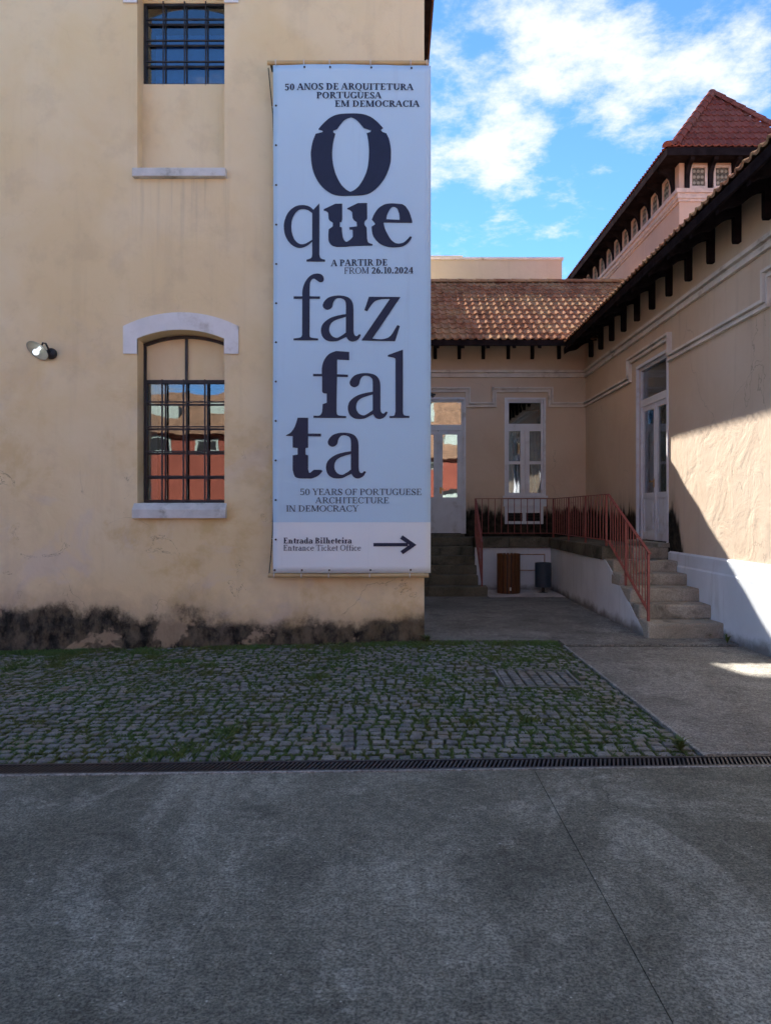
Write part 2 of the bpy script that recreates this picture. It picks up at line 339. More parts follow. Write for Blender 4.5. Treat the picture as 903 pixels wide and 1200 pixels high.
M_iron = simple('dark_iron', (0.030, 0.028, 0.032), 0.5, 0.4, var=0.3)
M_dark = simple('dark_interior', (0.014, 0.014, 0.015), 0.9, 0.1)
M_blue_room = simple('blue_blind', (0.06, 0.20, 0.52), 0.8, 0.1)
M_eave = simple('stained_timber', (0.020, 0.015, 0.017), 0.95, 0.0, var=0.35, scale=6, bump=0.2)
M_tile = tile_mat('terracotta_tile', (0.26, 0.125, 0.080), (0.42, 0.235, 0.155), (0.48, 0.34, 0.20))
M_tile2 = tile_mat('red_tile', (0.23, 0.070, 0.058), (0.31, 0.10, 0.08), (0.30, 0.13, 0.10))
M_fore = concrete_mat('forecourt_concrete', (0.140, 0.136, 0.106), (0.205, 0.20, 0.160), (0.34, 0.335, 0.28))
M_path = concrete_mat('path_concrete', (0.18, 0.165, 0.142), (0.24, 0.222, 0.193), (0.32, 0.30, 0.265), 1.6)
M_court = concrete_mat('yard_concrete', (0.165, 0.155, 0.138), (0.225, 0.212, 0.188), (0.31, 0.295, 0.27), 1.6)
M_cement = concrete_mat('pale_cement', (0.22, 0.215, 0.20), (0.30, 0.295, 0.28), (0.36, 0.35, 0.33), 3)
M_bounce = concrete_mat('bounce_concrete', (0.47, 0.465, 0.45), (0.53, 0.525, 0.51), (0.58, 0.575, 0.56), 1)  # kept pale so the added slab throws more sun back
M_cobble = stone_mat('granite_sett', (0.150, 0.148, 0.138), (0.295, 0.29, 0.272), (0.065, 0.065, 0.070), None, True)
M_step = stone_mat('granite_step', (0.32, 0.28, 0.22), (0.48, 0.43, 0.35), (0.18, 0.155, 0.125), (0.115, 0.10, 0.075))
M_stepdark = stone_mat('mossy_granite', (0.11, 0.10, 0.072), (0.19, 0.168, 0.122), (0.048, 0.045, 0.034), (0.030, 0.032, 0.020))
M_soil = stone_mat('mossy_soil', (0.055, 0.055, 0.028), (0.090, 0.076, 0.046), (0.028, 0.026, 0.016), (0.050, 0.078, 0.022))
M_rail = paint_mat('red_paint', (0.26, 0.065, 0.056), (0.09, 0.030, 0.022))
M_wood = wood_mat()
M_bin = paint_mat('blue_grey_paint', (0.040, 0.060, 0.085), (0.028, 0.038, 0.05))
M_gravel = stone_mat('pale_gravel', (0.38, 0.33, 0.31), (0.58, 0.53, 0.50), (0.22, 0.20, 0.18))
M_glass = glass_mat('window_glass')
M_glass2 = glass_mat('door_glass', (0.7, 0.78, 0.82), 0.34, 0.95)
M_bannerc = banner_mat()
M_ink = simple('navy_ink', (0.013, 0.020, 0.055), 0.5, 0.35, var=0.08)
M_pole = simple('beige_tube', (0.56, 0.40, 0.20), 0.45, 0.4, var=0.1, scale=4)
M_rope = simple('cord', (0.06, 0.055, 0.05), 0.9)
M_tie = simple('white_tie', (0.6, 0.58, 0.55), 0.7)
M_curtain = simple('curtain', (0.52, 0.58, 0.58), 0.9, 0.1, var=0.15)
M_rosette = simple('rosette_stone', (0.40, 0.35, 0.28), 0.9)
M_panel = simple('ornate_grille', (0.15, 0.125, 0.10), 0.9, var=0.5, scale=26, bump=0.5)
M_brass = simple('brass', (0.42, 0.26, 0.10), 0.35, 0.5, metal=0.8)
M_red = wing_mat('red_render', (0.13, 0.036, 0.024), (0.16, 0.045, 0.029), False)
M_gate = simple('grey_green_paint', (0.22, 0.26, 0.23), 0.7)
M_brown = simple('brown_roof', (0.15, 0.085, 0.05), 0.85, var=0.3, scale=3)
M_earth = simple('earth', (0.14, 0.125, 0.105), 0.95, var=0.2, scale=0.5)
def leaf_mat(name, a, b):
    t = NT(name, 0.6, 0.3); c = t.mix(t.island, a, b); c = t.mix(t.ramp(t.noise(1.5, 4), 0.4, 0.65, 0, 0.6), c, (0.12, 0.12, 0.040))
    t.b.inputs['Subsurface Weight'].default_value = 0.0; return t.done(c)
M_grass = leaf_mat('grass_blade', (0.050, 0.105, 0.024), (0.105, 0.180, 0.045))
def lamp_mat():
    t = NT('lit_bulb', 0.3, 0.4); t.b.inputs['Emission Color'].default_value = (0.80, 0.92, 1, 1); t.b.inputs['Emission Strength'].default_value = 0.3
    return t.done((0.8, 0.85, 0.9))
M_bulb = lamp_mat()
M_enamel = simple('enamel_shade', (0.40, 0.38, 0.32), 0.45, 0.4, var=0.1)

# ------------------------------------------------------------------ ground
YF, YB, XR, XL = 9.14, 16.1, 4.19, 0.388        # facade plane, back wall, right wall, corner of the left building
def clamp(x, a, b): return max(a, min(b, x))
def dip(x, y): return -0.125 * clamp((0.4 - x) / 5.2, 0, 1.3) * clamp((y - 4.9) / 4.2, 0, 1)
def drain_y(x): return 4.685 + 0.035 * x

g = MB(); g.add([(-900, -900, -0.3), (900, -900, -0.3), (900, 900, -0.3), (-900, 900, -0.3)], [(0, 1, 2, 3)])
tag(g.build('ground', M_earth, recalc=False), 'bare earth reaching out to the horizon', 'ground', kind='structure')

fc = MB(); JX = 0.875                            # forecourt in two slabs with a cut joint between them
def slab(mb, pts, z0, z1): mb.prism(pts, z0, z1, lambda a, d, b: (a, b, d))
fe = lambda x: drain_y(x) - 0.10
slab(fc, [(-40, -14), (JX - 0.002, -14), (JX - 0.002, fe(JX)), (-8, fe(-8)), (-40, fe(-8))], -0.3, 0.0)
forecourt = tag(fc.build('concrete_forecourt', M_fore), 'dark stained concrete forecourt left of the cut joint', 'pavement', kind='structure')
fc2 = MB(); slab(fc2, [(JX + 0.002, -14), (30, -14), (30, fe(4.2)), (4.2, fe(4.2)), (JX + 0.002, fe(JX))], -0.3, 0.001)
tag(fc2.build('concrete_forecourt', M_fore), 'dark stained concrete forecourt right of the cut joint', 'pavement', kind='structure')
yd = MB(); slab(yd, [(-40, -13.02), (30, -13.02), (30, -4.0), (-40, -4.0)], -0.1, 0.006)
tag(yd.build('bounce_paving', M_bounce), 'unseen pale paving added behind the viewer to bounce sunlight', 'pavement', kind='structure')  # added out of view as a sunlit reflector, fills the facade
ce = MB(); slab(ce, [(-7, fe(-7) - 0.022), (4.18, fe(4.18) - 0.022), (4.18, fe(4.18) + 0.004), (-7, fe(-7) + 0.004)], -0.1, 0.005)
ce.build('cement_edge', M_cement, forecourt)

pa = MB(); slab(pa, [(2.05, 4.80 + 0.035 * 2.05), (XR - 0.02, 4.80 + 0.035 * XR), (XR - 0.02, 8.775), (2.05, 8.775)], -0.3, 0.004)
path = tag(pa.build('concrete_path', M_path), 'brownish concrete path between cobbles and right wing wall', 'path', kind='structure')
ke = MB(); slab(ke, [(2.04, 4.795 + 0.035 * 2.04), (XR - 0.03, 4.795 + 0.035 * XR), (XR - 0.03, 4.84 + 0.035 * XR), (2.04, 4.84 + 0.035 * 2.04)], -0.1, 0.010)
ke.build('cement_edge', M_cement, path)
jf = MB(); jf.box(2.05, XR - 0.06, 8.778, 8.882, -0.1, -0.012); jf.build('gap_shade_strip', M_dark, path)  # black strip laid in the open gap, shade put into its colour
ke = MB(); slab(ke, [(2.028, 4.84), (2.052, 4.84), (2.052, 8.84), (2.028, 8.84)], -0.1, 0.012); ke.build('cement_edge', M_cement, path)
ya = MB(); slab(ya, [(XL - 1.2, 9.16), (XL + 0.02, 9.16), (XR - 0.02, 8.88), (XR - 0.02, 16), (XL - 1.2, 16)], -0.3, 0.012)
ya.v = [(x, 8.885 if (abs(y - 8.88) < 1e-6) else y, z) for x, y, z in ya.v]
ya = MB(); slab(ya, [(0.30, 9.19), (2.06, 9.19), (2.06, 8.885), (XR - 0.02, 8.885), (XR - 0.02, 16), (0.30, 16)], -0.3, 0.012)
tag(ya.build('courtyard_pavement', M_court), 'worn grey concrete in front of the steps and bins', 'pavement', kind='structure')

# cobbled patch: bed, individual stones, the far rest as one part, an inspection cover, grass
bed = MB(); nx, ny = 60, 24
for j in range(ny + 1):
    for i in range(nx + 1):
        x = -7.2 + 9.23 * i / nx; t = j / ny; y = (drain_y(x) + 0.10) * (1 - t) + 9.185 * t
        bed.v.append((x, y, dip(x, y) - 0.016))
for j in range(ny):
    for i in range(nx): bed.f.append((j * (nx + 1) + i, j * (nx + 1) + i + 1, (j + 1) * (nx + 1) + i + 1, (j + 1) * (nx + 1) + i))
cobbles = tag(bed.build('cobbled_pavement', M_soil, recalc=False), 'mossy cobbled strip below the tall ochre facade', 'paving', kind='structure')

def sett_mesh():
    """unit stone, top at z=0, sides 1 x 1, depth 0.06"""
    q = [(-0.5, -0.5), (0.5, -0.5), (0.5, 0.5), (-0.5, 0.5)]; out = []
    for a, b in zip(q, q[1:] + q[:1]):
        out.append(a); out.append(((a[0] + b[0]) / 2, (a[1] + b[1]) / 2))
    ring = []
    for k, (x, y) in enumerate(out):
        f = 0.95 if k % 2 == 0 else 1.0
        ring.append((x * f + random.uniform(-0.045, 0.045), y * f + random.uniform(-0.045, 0.045)))
    vs = [(x, y, -0.06) for x, y in ring] + [(x, y, -0.010) for x, y in ring]
    vs += [(x * 0.88, y * 0.88, random.uniform(-0.003, 0.001)) for x, y in ring] + [(0, 0, random.uniform(-0.001, 0.003))]
    fs = [(k, (k + 1) % 8, 8 + (k + 1) % 8, 8 + k) for k in range(8)] + [(8 + k, 8 + (k + 1) % 8, 16 + (k + 1) % 8, 16 + k) for k in range(8)]
    fs += [(16 + k, 16 + (k + 1) % 8, 24) for k in range(8)]
    return vs, fs
variants = [sett_mesh() for _ in range(10)]
v_mesh = []
for vs, fs in variants:
    mb = MB(); mb.add(vs, fs); me = mb.mesh('cobblestone', M_cobble)
    for p in me.polygons: p.use_smooth = False
    v_mesh.append(me)
stones = []; rows = 43
CVX, CVY, CVS = 1.385, 7.13, 0.37              # inspection cover centre
for r in range(rows):
    t0, t1 = r / rows, (r + 1) / rows; x = -7.0 + random.uniform(0, 0.1)
    while x < 2.0:
        w = random.choice((0.085, 0.095, 0.10, 0.105, 0.112)) + random.uniform(-0.008, 0.008)
        if x + w > 2.02: w = 2.02 - x
        if w > 0.05:
            xc = x + w / 2; ya_, yb_ = drain_y(xc) + 0.115, 9.12
            yc = ya_ + (yb_ - ya_) * (t0 + t1) / 2 + random.uniform(-0.006, 0.006); d = (yb_ - ya_) / rows
            if not (abs(xc - CVX) < CVS + 0.05 and abs(yc - CVY) < CVS - 0.03):
                stones.append((xc, yc, dip(xc, yc) + random.uniform(-0.010, 0.008), w - random.uniform(0.009, 0.022), d - random.uniform(0.009, 0.022),
                               random.uniform(-0.04, 0.04), random.uniform(-0.05, 0.05), random.uniform(-0.05, 0.05), random.randrange(10)))
        x += w
def on_screen(s): return -20 < 460 + s[0] * F / s[1] < 923
stones.sort(key=lambda s: (not on_screen(s), s[1]))
rest = MB()
for i, (x, y, z, w, d, rz, rx, ry, k) in enumerate(stones):
    if i < 300:
        inst('cobblestone', v_mesh[k], cobbles, (x, y, z), (rx, ry, rz), (w, d, 1))
    else:
        Mx = Matrix.Translation((x, y, z)) @ Matrix.Rotation(rz, 4, 'Z') @ Matrix.Rotation(ry, 4, 'Y') @ Matrix.Rotation(rx, 4, 'X') @ Matrix.Diagonal((w, d, 1, 1))
        rest.add([Mx @ Vector(p) for p in variants[k][0]], variants[k][1])
tag(rest.build('cobblestone_field', M_cobble, cobbles, recalc=False), kind='stuff')

cov = thing('inspection_cover', 'square inspection cover filled with small paler setts among the cobbles', 'manhole cover', (CVX, CVY, -0.01))
fr = MB(); e = CVS
for a in ((-e, e, -e, -e + 0.02), (-e, e, e - 0.02, e), (-e, -e + 0.02, -e + 0.02, e - 0.02), (e - 0.02, e, -e + 0.02, e - 0.02)):
    fr.box(CVX + a[0], CVX + a[1], CVY + a[2], CVY + a[3], -0.05, 0.006)
fr.build('rim', M_cobble, cov)
pl = MB(); pl.box(CVX - e + 0.02, CVX + e - 0.02, CVY - e + 0.02, CVY + e - 0.02, -0.05, -0.018); pl.build('tray', M_soil, cov)
for i in range(7):
    for j in range(7):
        s_ = (2 * e - 0.05) / 7
        inst('small_sett', v_mesh[(i * 3 + j) % 10], cov, (CVX - e + 0.025 + s_ * (i + 0.5), CVY - e + 0.025 + s_ * (j + 0.5), -0.002 + random.uniform(-0.004, 0.004)), (0, 0, random.uniform(-.12, .12)), (s_ - 0.022, s_ - 0.022, 0.6))

# ------------------------------------------------------------------ drain
drain = thing('drain_grate', 'long black slotted drain grate between forecourt and cobbles', 'drain', (0, 4.685, -0.05))
DA = math.atan(0.035); dm = MB()
def DM(u, v, z): return (u * math.cos(DA) - v * math.sin(DA), 4.685 + u * math.sin(DA) + v * math.cos(DA), z)
for v0, v1 in ((-0.095, -0.072), (0.072, 0.095)): dm.box(-6.4, 4.15, v0, v1, -0.12, 0.004, DM)
dm.build('frame_rail', M_iron, drain)
dm = MB(); dm.box(-6.4, 4.15, -0.072, 0.072, -0.13, -0.10, DM); dm.build('channel', M_dark, drain)
bm_ = MB(); bm_.box(-0.006, 0.006, -0.071, 0.071, -0.03, 0.001); bme = bm_.mesh('bar', M_iron)
nb = 290
for i in range(nb):
    u = -4.05 + i * 0.0283
    inst('bar', bme, drain, DM(u, 0, 0), (0, 0, DA - 0.32))

# ------------------------------------------------------------------ left building
def wall_cells(mb, u0, u1, z0, z1, holes, M, d=0.0, step=1.0):
    us = sorted({u0, u1} | {h[0] for h in holes} | {h[1] for h in holes}); zs = sorted({z0, z1} | {h[2] for h in holes} | {h[3] for h in holes})
    for a, b in zip(us, us[1:]):
        for c, e in zip(zs, zs[1:]):
            if any(h[0] <= a and b <= h[1] and h[2] <= c and e <= h[3] for h in holes): continue
            mb.add([M(a, d, c), M(b, d, c), M(b, d, e), M(a, d, e)], [(0, 1, 2, 3)])
def reveal(mb, h, dep, M, top=True):
    a, b, c, e = h
    qs = [((a, c), (a, e)), ((b, c), (b, e)), ((a, c), (b, c))] + ([((a, e), (b, e))] if top else [])
    for (p, q), (r, s) in qs: mb.add([M(p, 0, q), M(r, 0, s), M(r, dep, s), M(p, dep, q)], [(0, 1, 2, 3)])
def arc_pts(x0, x1, zs, zc, n=14):
    h = zc - zs; w = (x1 - x0) / 2; R = (w * w + h * h) / (2 * h); cx, cz = (x0 + x1) / 2, zc - R; a = math.asin(w / R)
    return [(cx + R * math.sin(-a + 2 * a * i / n), cz + R * math.cos(-a + 2 * a * i / n)) for i in range(n + 1)]

MF = lambda u, d, z: (u, YF + d, z)
ochre = thing('ochre_building', 'tall ochre plaster building with barred windows, mouldy at its foot', 'building', (-5, YF, -0.3))
WX0, WX1 = -3.148, -2.074; REC = 0.25
win_specs = [dict(z0=1.705, zs=3.735, zc=3.845, glass_top=3.27, glass_bot=1.72), dict(z0=5.81, zs=8.06, zc=8.17, glass_top=8.05, glass_bot=6.985)]
ZT = 11.0
wm = MB(); holes = [(WX0, WX1, w['z0'], w['zc']) for w in win_specs]
wall_cells(wm, -16, XL, -0.35, ZT, holes, MF)
for w, h in zip(win_specs, holes):
    reveal(wm, h, REC + 0.05, MF, top=False)
    ap = arc_pts(WX0, WX1, w['zs'], w['zc'])
    for (a, b), (c, d) in zip(ap, ap[1:]):
        wm.add([MF(a, 0, b), MF(c, 0, d), MF(c, 0, w['zc']), MF(a, 0, w['zc'])], [(0, 1, 2, 3)])
        wm.add([MF(a, 0, b), MF(c, 0, d), MF(c, REC + 0.05, d), MF(a, REC + 0.05, b)], [(0, 1, 2, 3)])
YL1 = 22.7
wm.add([(XL, YF, -0.35), (XL, YL1, -0.35), (XL, YL1, ZT), (XL, YF, ZT)], [(0, 1, 2, 3)])
wm.add([(XL, YL1, -0.35), (-16, YL1, -0.35), (-16, YL1, ZT), (XL, YL1, ZT)], [(0, 1, 2, 3)])
wm.add([(-16, YL1, -0.35), (-16, YF, -0.35), (-16, YF, ZT), (-16, YL1, ZT)], [(0, 1, 2, 3)])
wm.build('wall', M_fac, ochre, recalc=False)
ev = MB(); ev.box(-16.3, 0.72, YF - 0.30, 22.95, ZT, ZT + 0.14); ev.build('eave_board', M_eave, ochre)
rf = MB(); a, b, c, d = (-16.35, YF - 0.35, ZT + 0.14), (0.77, YF - 0.35, ZT + 0.14), (0.77, 23.0, ZT + 0.14), (-16.35, 23.0, ZT + 0.14)
r0, r1 = (-11, 15.0, ZT + 2.6), (-4.5, 15.0, ZT + 2.6)
rf.add([a, b, c, d, r0, r1], [(0, 1, 5, 4), (1, 2, 5), (2, 3, 4, 5), (3, 0, 4)]); rf.build('roof', M_tile, ochre)

for wi, w in enumerate(win_specs):
    yg = YF + REC; fm = MB(); x0, x1, gb, gt = WX0 + 0.002, WX1 - 0.002, w['glass_bot'], w['glass_top']
    for a in ((x0, x0 + 0.035, gb, gt), (x1 - 0.035, x1, gb, gt), (x0 + 0.035, x1 - 0.035, gb, gb + 0.035), (x0 + 0.035, x1 - 0.035, gt - 0.045, gt)):
        fm.box(a[0], a[1], yg - 0.02, yg + 0.03, a[2], a[3])
    if wi == 0:                                # iron arch and middle bar over the blind panel
        ap = arc_pts(WX0 + 0.002, WX1 - 0.002, w['zs'] - 0.012, w['zc'] - 0.012)
        for p, q in zip(ap, ap[1:]): fm.bar((p[0], yg, p[1] - 0.018), (q[0], yg, q[1] - 0.018), 0.045, 0.036)
        fm.box(-2.625, -2.595, yg - 0.02, yg + 0.02, gt, w['zc'] - 0.04)
        fm.box(x0, x0 + 0.03, yg - 0.02, yg + 0.02, gt, w['zs'] - 0.02); fm.box(x1 - 0.03, x1, yg - 0.02, yg + 0.02, gt, w['zs'] - 0.02)
    win = fm.build('barred_window', M_iron, ochre)
    inf = MB()
    if wi == 0: inf.prism([(WX0, gt - 0.02)] + [(WX0, w['zs'])] + arc_pts(WX0, WX1, w['zs'], w['zc'])[1:-1] + [(WX1, w['zs']), (WX1, gt - 0.02)], REC + 0.012, REC + 0.06, MF)
    else:
        inf.box(WX0, WX1, YF + REC - 0.06, YF + REC + 0.1, w['z0'], gb + 0.004)
        inf.build('blind_panel', M_fac, win); inf = MB()
        inf.prism([(WX0, gt - 0.02), (WX0, w['zs'])] + arc_pts(WX0, WX1, w['zs'], w['zc'])[1:-1] + [(WX1, w['zs']), (WX1, gt - 0.02)], REC - 0.03, REC + 0.06, MF)
    inf.build('blind_panel', M_fac, win)
    ncol, nrow = 4, (5 if wi == 0 else 4); zs_ = [gb + (gt - gb) * k / nrow for k in range(nrow + 1)]
    for k in range(1, ncol):                   # sash bars behind, grille in front
        x = x0 + (x1 - x0) * k / ncol; mb = MB(); hw_ = 0.010 if wi == 0 else 0.007; mb.box(x - hw_, x + hw_, yg + 0.004, yg + 0.03, gb + 0.03, gt - 0.04); mb.build('sash_bar', M_iron, win)
        go = 0.10 if wi == 0 else 0.045; gw = 0.018 if wi == 0 else 0.012; mb = MB(); mb.box(x - 0.017, x - 0.017 + gw, yg - go - 0.015, yg - go + 0.005, gb - 0.01, gt - 0.01); mb.build('grille_bar', M_iron, win)
    for k in range(1, nrow):
        mb = MB(); mb.box(x0 + 0.03, x1 - 0.03, yg + 0.006, yg + 0.028, zs_[k] - 0.012, zs_[k] + 0.012); mb.build('sash_bar', M_iron, win)
        mb = MB(); go = 0.10 if wi == 0 else 0.045; mb.box(WX0 + 0.045, WX1 - 0.004, yg - go - 0.025, yg - go - 0.005, zs_[k] + 0.01, zs_[k] + 0.026); mb.build('grille_bar', M_iron, win)
    for i in range(ncol):
        for j in range(nrow):
            mb = MB(); mb.box(x0 + (x1 - x0) * i / ncol + 0.012, x0 + (x1 - x0) * (i + 1) / ncol - 0.012, yg + 0.012, yg + 0.018, zs_[j] + 0.012, zs_[j + 1] - 0.012)
            mb.build('pane', M_glass, win)
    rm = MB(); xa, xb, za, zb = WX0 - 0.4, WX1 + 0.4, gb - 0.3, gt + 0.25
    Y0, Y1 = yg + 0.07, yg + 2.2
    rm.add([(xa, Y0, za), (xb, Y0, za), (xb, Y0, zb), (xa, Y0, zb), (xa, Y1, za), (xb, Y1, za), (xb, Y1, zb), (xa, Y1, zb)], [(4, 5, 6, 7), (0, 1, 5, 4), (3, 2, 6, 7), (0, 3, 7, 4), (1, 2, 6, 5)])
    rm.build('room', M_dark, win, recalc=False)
    if wi == 1:
        bl = MB(); bl.box(WX0 + 0.12, WX1 - 0.02, yg + 0.10, yg + 0.11, gb + 0.0, gb + 0.72); bl.build('blind', M_blue_room, win)
    else:
        bl = MB(); bl.box(WX0 + 0.05, WX0 + 0.06, yg + 0.05, yg + 0.35, gb, gt); bl.build('inner_leaf', M_curtain, win)
    sl = MB(); s0, s1 = (WX0 - 0.04, WX1 + 0.03)
    if wi == 0: sl.prism([(-0.075, w['z0'] - 0.18), (0.0, w['z0'] - 0.18), (0.2, w['z0'] - 0.03), (0.2, w['z0'] + 0.012), (0.0, w['z0'] + 0.004), (-0.075, w['z0'] - 0.075)], s0, s1, lambda a, d, b: (d, YF + a, b))
    else: sl.cbox(s0, s1, YF - 0.08, YF + 0.10, w['z0'] - 0.10, w['z0'] + 0.006, 0.012)
    sl.build('sill', M_sill, win)
    # white segmental lintel with ears
    o0, o1 = WX0 - 0.168, WX1 + 0.175; top = arc_pts(o0, o1, w['zs'] + 0.155, w['zc'] + 0.215); low = arc_pts(WX0, WX1, w['zs'] + 0.002, w['zc'] + 0.002)
    ln = MB(); n = len(top); eb = w['zs'] - 0.185
    fr_, bk = -0.022, 0.03
    for i in range(n - 1):
        ln.prism([low[i], low[i + 1], top[i + 1], top[i]], fr_, bk, MF)
    ln.prism([(o0, eb), (WX0, eb), low[0], top[0]], fr_, bk, MF); ln.prism([(WX1, eb), (o1, eb), top[-1], low[-1]], fr_, bk, MF)
    bm = bmesh.new(); vs = [bm.verts.new(p) for p in ln.v]
    for f in ln.f: bm.faces.new([vs[i] for i in f])
    bmesh.ops.remove_doubles(bm, verts=bm.verts, dist=1e-5)
    seen = {}
    for f in list(bm.faces):
        key = tuple(sorted(v.index for v in f.verts)); 
    bm.verts.index_update(); kill = []
    for f in bm.faces:
        key = tuple(sorted(v.index for v in f.verts))
        if key in seen: kill += [f, seen[key]]
        else: seen[key] = f
    bmesh.ops.delete(bm, geom=list(set(kill)), context='FACES'); bm.verts.index_update()
    ln = MB(); ln.v = [tuple(v.co) for v in bm.verts]; ln.f = [tuple(v.index for v in f.verts) for f in bm.faces]; bm.free()
    ln.build('lintel', M_lintel, win)

# wall lamp
lamp = thing('wall_lamp', 'small enamel wall lamp with lit bulb left of the arched window', 'lamp', (-4.20, YF, 3.55))
mb = MB(); mb.smooth = True; mb.lathe([(0.0, 0.0), (0.066, 0.0), (0.07, 0.02), (0.055, 0.05), (0.03, 0.06), (0.0, 0.062)], (-4.20, YF, 3.55), (0, -1, 0)); mb.build('wall_mount', M_iron, lamp)
ax = Vector((-0.30, -0.60, -0.74)).normalized(); apex = Vector((-4.285, 9.035, 3.615))
mb = MB(); mb.smooth = True; mb.tube([(-4.20, YF - 0.05, 3.56), (-4.205, YF - 0.09, 3.60), (-4.225, YF - 0.11, 3.655), (-4.258, YF - 0.115, 3.66), apex], 0.011); mb.build('arm', M_iron, lamp)
mb = MB(); mb.smooth = True; mb.lathe([(0.0, -0.012), (0.03, -0.008), (0.05, 0.018), (0.10, 0.045), (0.140, 0.072), (0.142, 0.078), (0.132, 0.073), (0.09, 0.052), (0.045, 0.028), (0.0, 0.02)], apex, ax, 32); mb.build('shade', M_enamel, lamp)
mb = MB(); mb.smooth = True; mb.lathe([(0.0, 0.142)] + [(0.037 * math.sin(t * math.pi / 10), 0.105 + 0.037 * math.cos(t * math.pi / 10)) for t in range(1, 9)] + [(0.018, 0.05), (0.018, 0.02)], apex, ax, 20); mb.build('bulb', M_bulb, lamp)

# ------------------------------------------------------------------ roofs
def tiled(mb, O, U, V, nu, nv, w, l, inside=None, th=0.026, roll=0.024):
    """interlocking roof tiles: U along the eave, V up the slope"""
    O, U, V = Vector(O), Vector(U).normalized(), Vector(V).normalized(); N = U.cross(V).normalized()
    if N.z < 0: N = -N
    prof = [(0.0, 0.010), (0.12, 0.0), (0.48, 0.002), (0.60, 0.012), (0.70, roll), (0.80, roll + 0.006), (0.90, roll), (1.03, 0.006)]
    n = len(prof)
    for j in range(nv):
        for i in range(nu):
            if inside and not inside((i + 0.5) * w, (j + 0.5) * l): continue
            jz = random.uniform(-0.003, 0.003); ju = random.uniform(-0.003, 0.003); vs = []
            for v_, up in ((0.0, th), (l * 1.06, 0.0)):
                for a, h in prof: vs.append(O + U * (i * w + a * w + ju) + V * (j * l + v_) + N * (h + up + jz))
            for a, h in prof: vs.append(O + U * (i * w + a * w + ju) + V * (j * l + 0.004) + N * (h + up * 0 + jz - 0.002))
            fs = [(k, k + 1, n + k + 1, n + k) for k in range(n - 1)] + [(2 * n + k, 2 * n + k + 1, k + 1, k) for k in range(n - 1)]
            mb.add(vs, fs)
def ridge(mb, p, q, r=0.085, l=0.36):
    p, q = Vector(p), Vector(q); d = q - p; L = d.length; d.normalize(); n = max(1, int(L / l))
    s = d.cross(Vector((0, 0, 1))).normalized(); u = s.cross(d)
    for k in range(n):
        vs = []
        for t, rr in ((k * L / n - 0.02, r * 1.12), ((k + 1) * L / n, r * 0.92)):
            for m in range(9):
                a = math.pi * m / 8; vs.append(p + d * t + (s * math.cos(a) + u * math.sin(a)) * rr)
        mb.add(vs, [(m, m + 1, 9 + m + 1, 9 + m) for m in range(8)] + [(8, 7, 6, 5, 4, 3, 2, 1, 0)])

# ------------------------------------------------------------------ courtyard building: back wing and right wing
ann = thing('courtyard_building', 'single storey plaster building round the courtyard, tiled roof, dark eave brackets', 'building', (4.2, 16.0, -0.3))
MBk = lambda u, d, z: (u, YB + d, z)
MR = lambda u, d, z: (XR + d, u, z)
dz0, dz1 = 1.13, 4.055
bd = (0.43, 1.55, dz0, dz1); bw = (2.454, 3.289, 1.95, dz1); rd = (11.30, 12.70, dz0, dz1); rd2 = (6.6, 8.0, 1.95, dz1)
wm = MB(); wall_cells(wm, 0.2, XR, -0.3, 5.66, [bd, bw], MBk); wall_cells(wm, -2.0, YB, -0.3, 5.37, [rd, rd2], MR)
for h in (bd, bw): reveal(wm, h, 0.16, MBk)
for h in (rd, rd2): reveal(wm, h, 0.16, MR)
wm.add([(XR, -2, -0.3), (9.5, -2, -0.3), (9.5, -2, 5.3), (XR, -2, 5.3)], [(0, 1, 2, 3)])
wm.build('wall', M_wing, ann, recalc=False)
pr = MB(); pr.prism([(0, -0.3), (-0.046, -0.3), (-0.046, 0.80), (-0.034, 0.825), (-0.034, 0.985), (0, 1.012)], -2.0, 11.2, lambda a, d, b: (XR + a, d, b)); pr.build('plinth', M_white, ann)

def sweep(mb, path, o0, o1, dep, M):
    n = len(path); dirs = [(Vector(b) - Vector(a)).normalized() for a, b in zip(path, path[1:])]; L0, L1 = [], []
    for i, p in enumerate(path):
        d0 = dirs[max(0, i - 1)]; d1 = dirs[min(i, n - 2)]; n0 = Vector((-d0.y, d0.x)); n1 = Vector((-d1.y, d1.x)); m = (n0 + n1); m = m / max(1e-6, m.dot(n0))
        L0.append(Vector(p) + m * o0); L1.append(Vector(p) + m * o1)
    for i in range(n - 1):
        mb.prism([tuple(L0[i]), tuple(L0[i + 1]), tuple(L1[i + 1]), tuple(L1[i])], -dep, 0.002, M)
def moulding(path, M, big=False):
    mb = MB(); k = 1.7 if big else 1.15
    sweep(mb, path, 0.014 * k, 0.045 * k, 0.075, M); sweep(mb, path, -0.016 * k, 0.014 * k, 0.020, M); sweep(mb, path, -0.045 * k, -0.016 * k, 0.050, M)
    return mb
moulding([(0.2, 4.60), (XR, 4.60)], MBk, True).build('string_course', M_trim, ann)
moulding([(XL, 4.255), (1.63, 4.255), (1.63, 3.93), (2.20, 3.93), (2.20, 4.255), (3.42, 4.255), (3.42, 3.93), (XR, 3.93)], MBk).build('stepped_moulding', M_trim, ann)
moulding([(YB, 4.60), (-2, 4.60)][::-1], MR, True).build('string_course', M_trim, ann)
moulding([(-2, 3.93), (6.35, 3.93), (6.35, 4.255), (8.26, 4.255), (8.26, 3.93), (11.18, 3.93), (11.18, 4.255), (13.05, 4.255), (13.05, 3.93), (YB, 3.93)], MR).build('stepped_moulding', M_trim, ann)

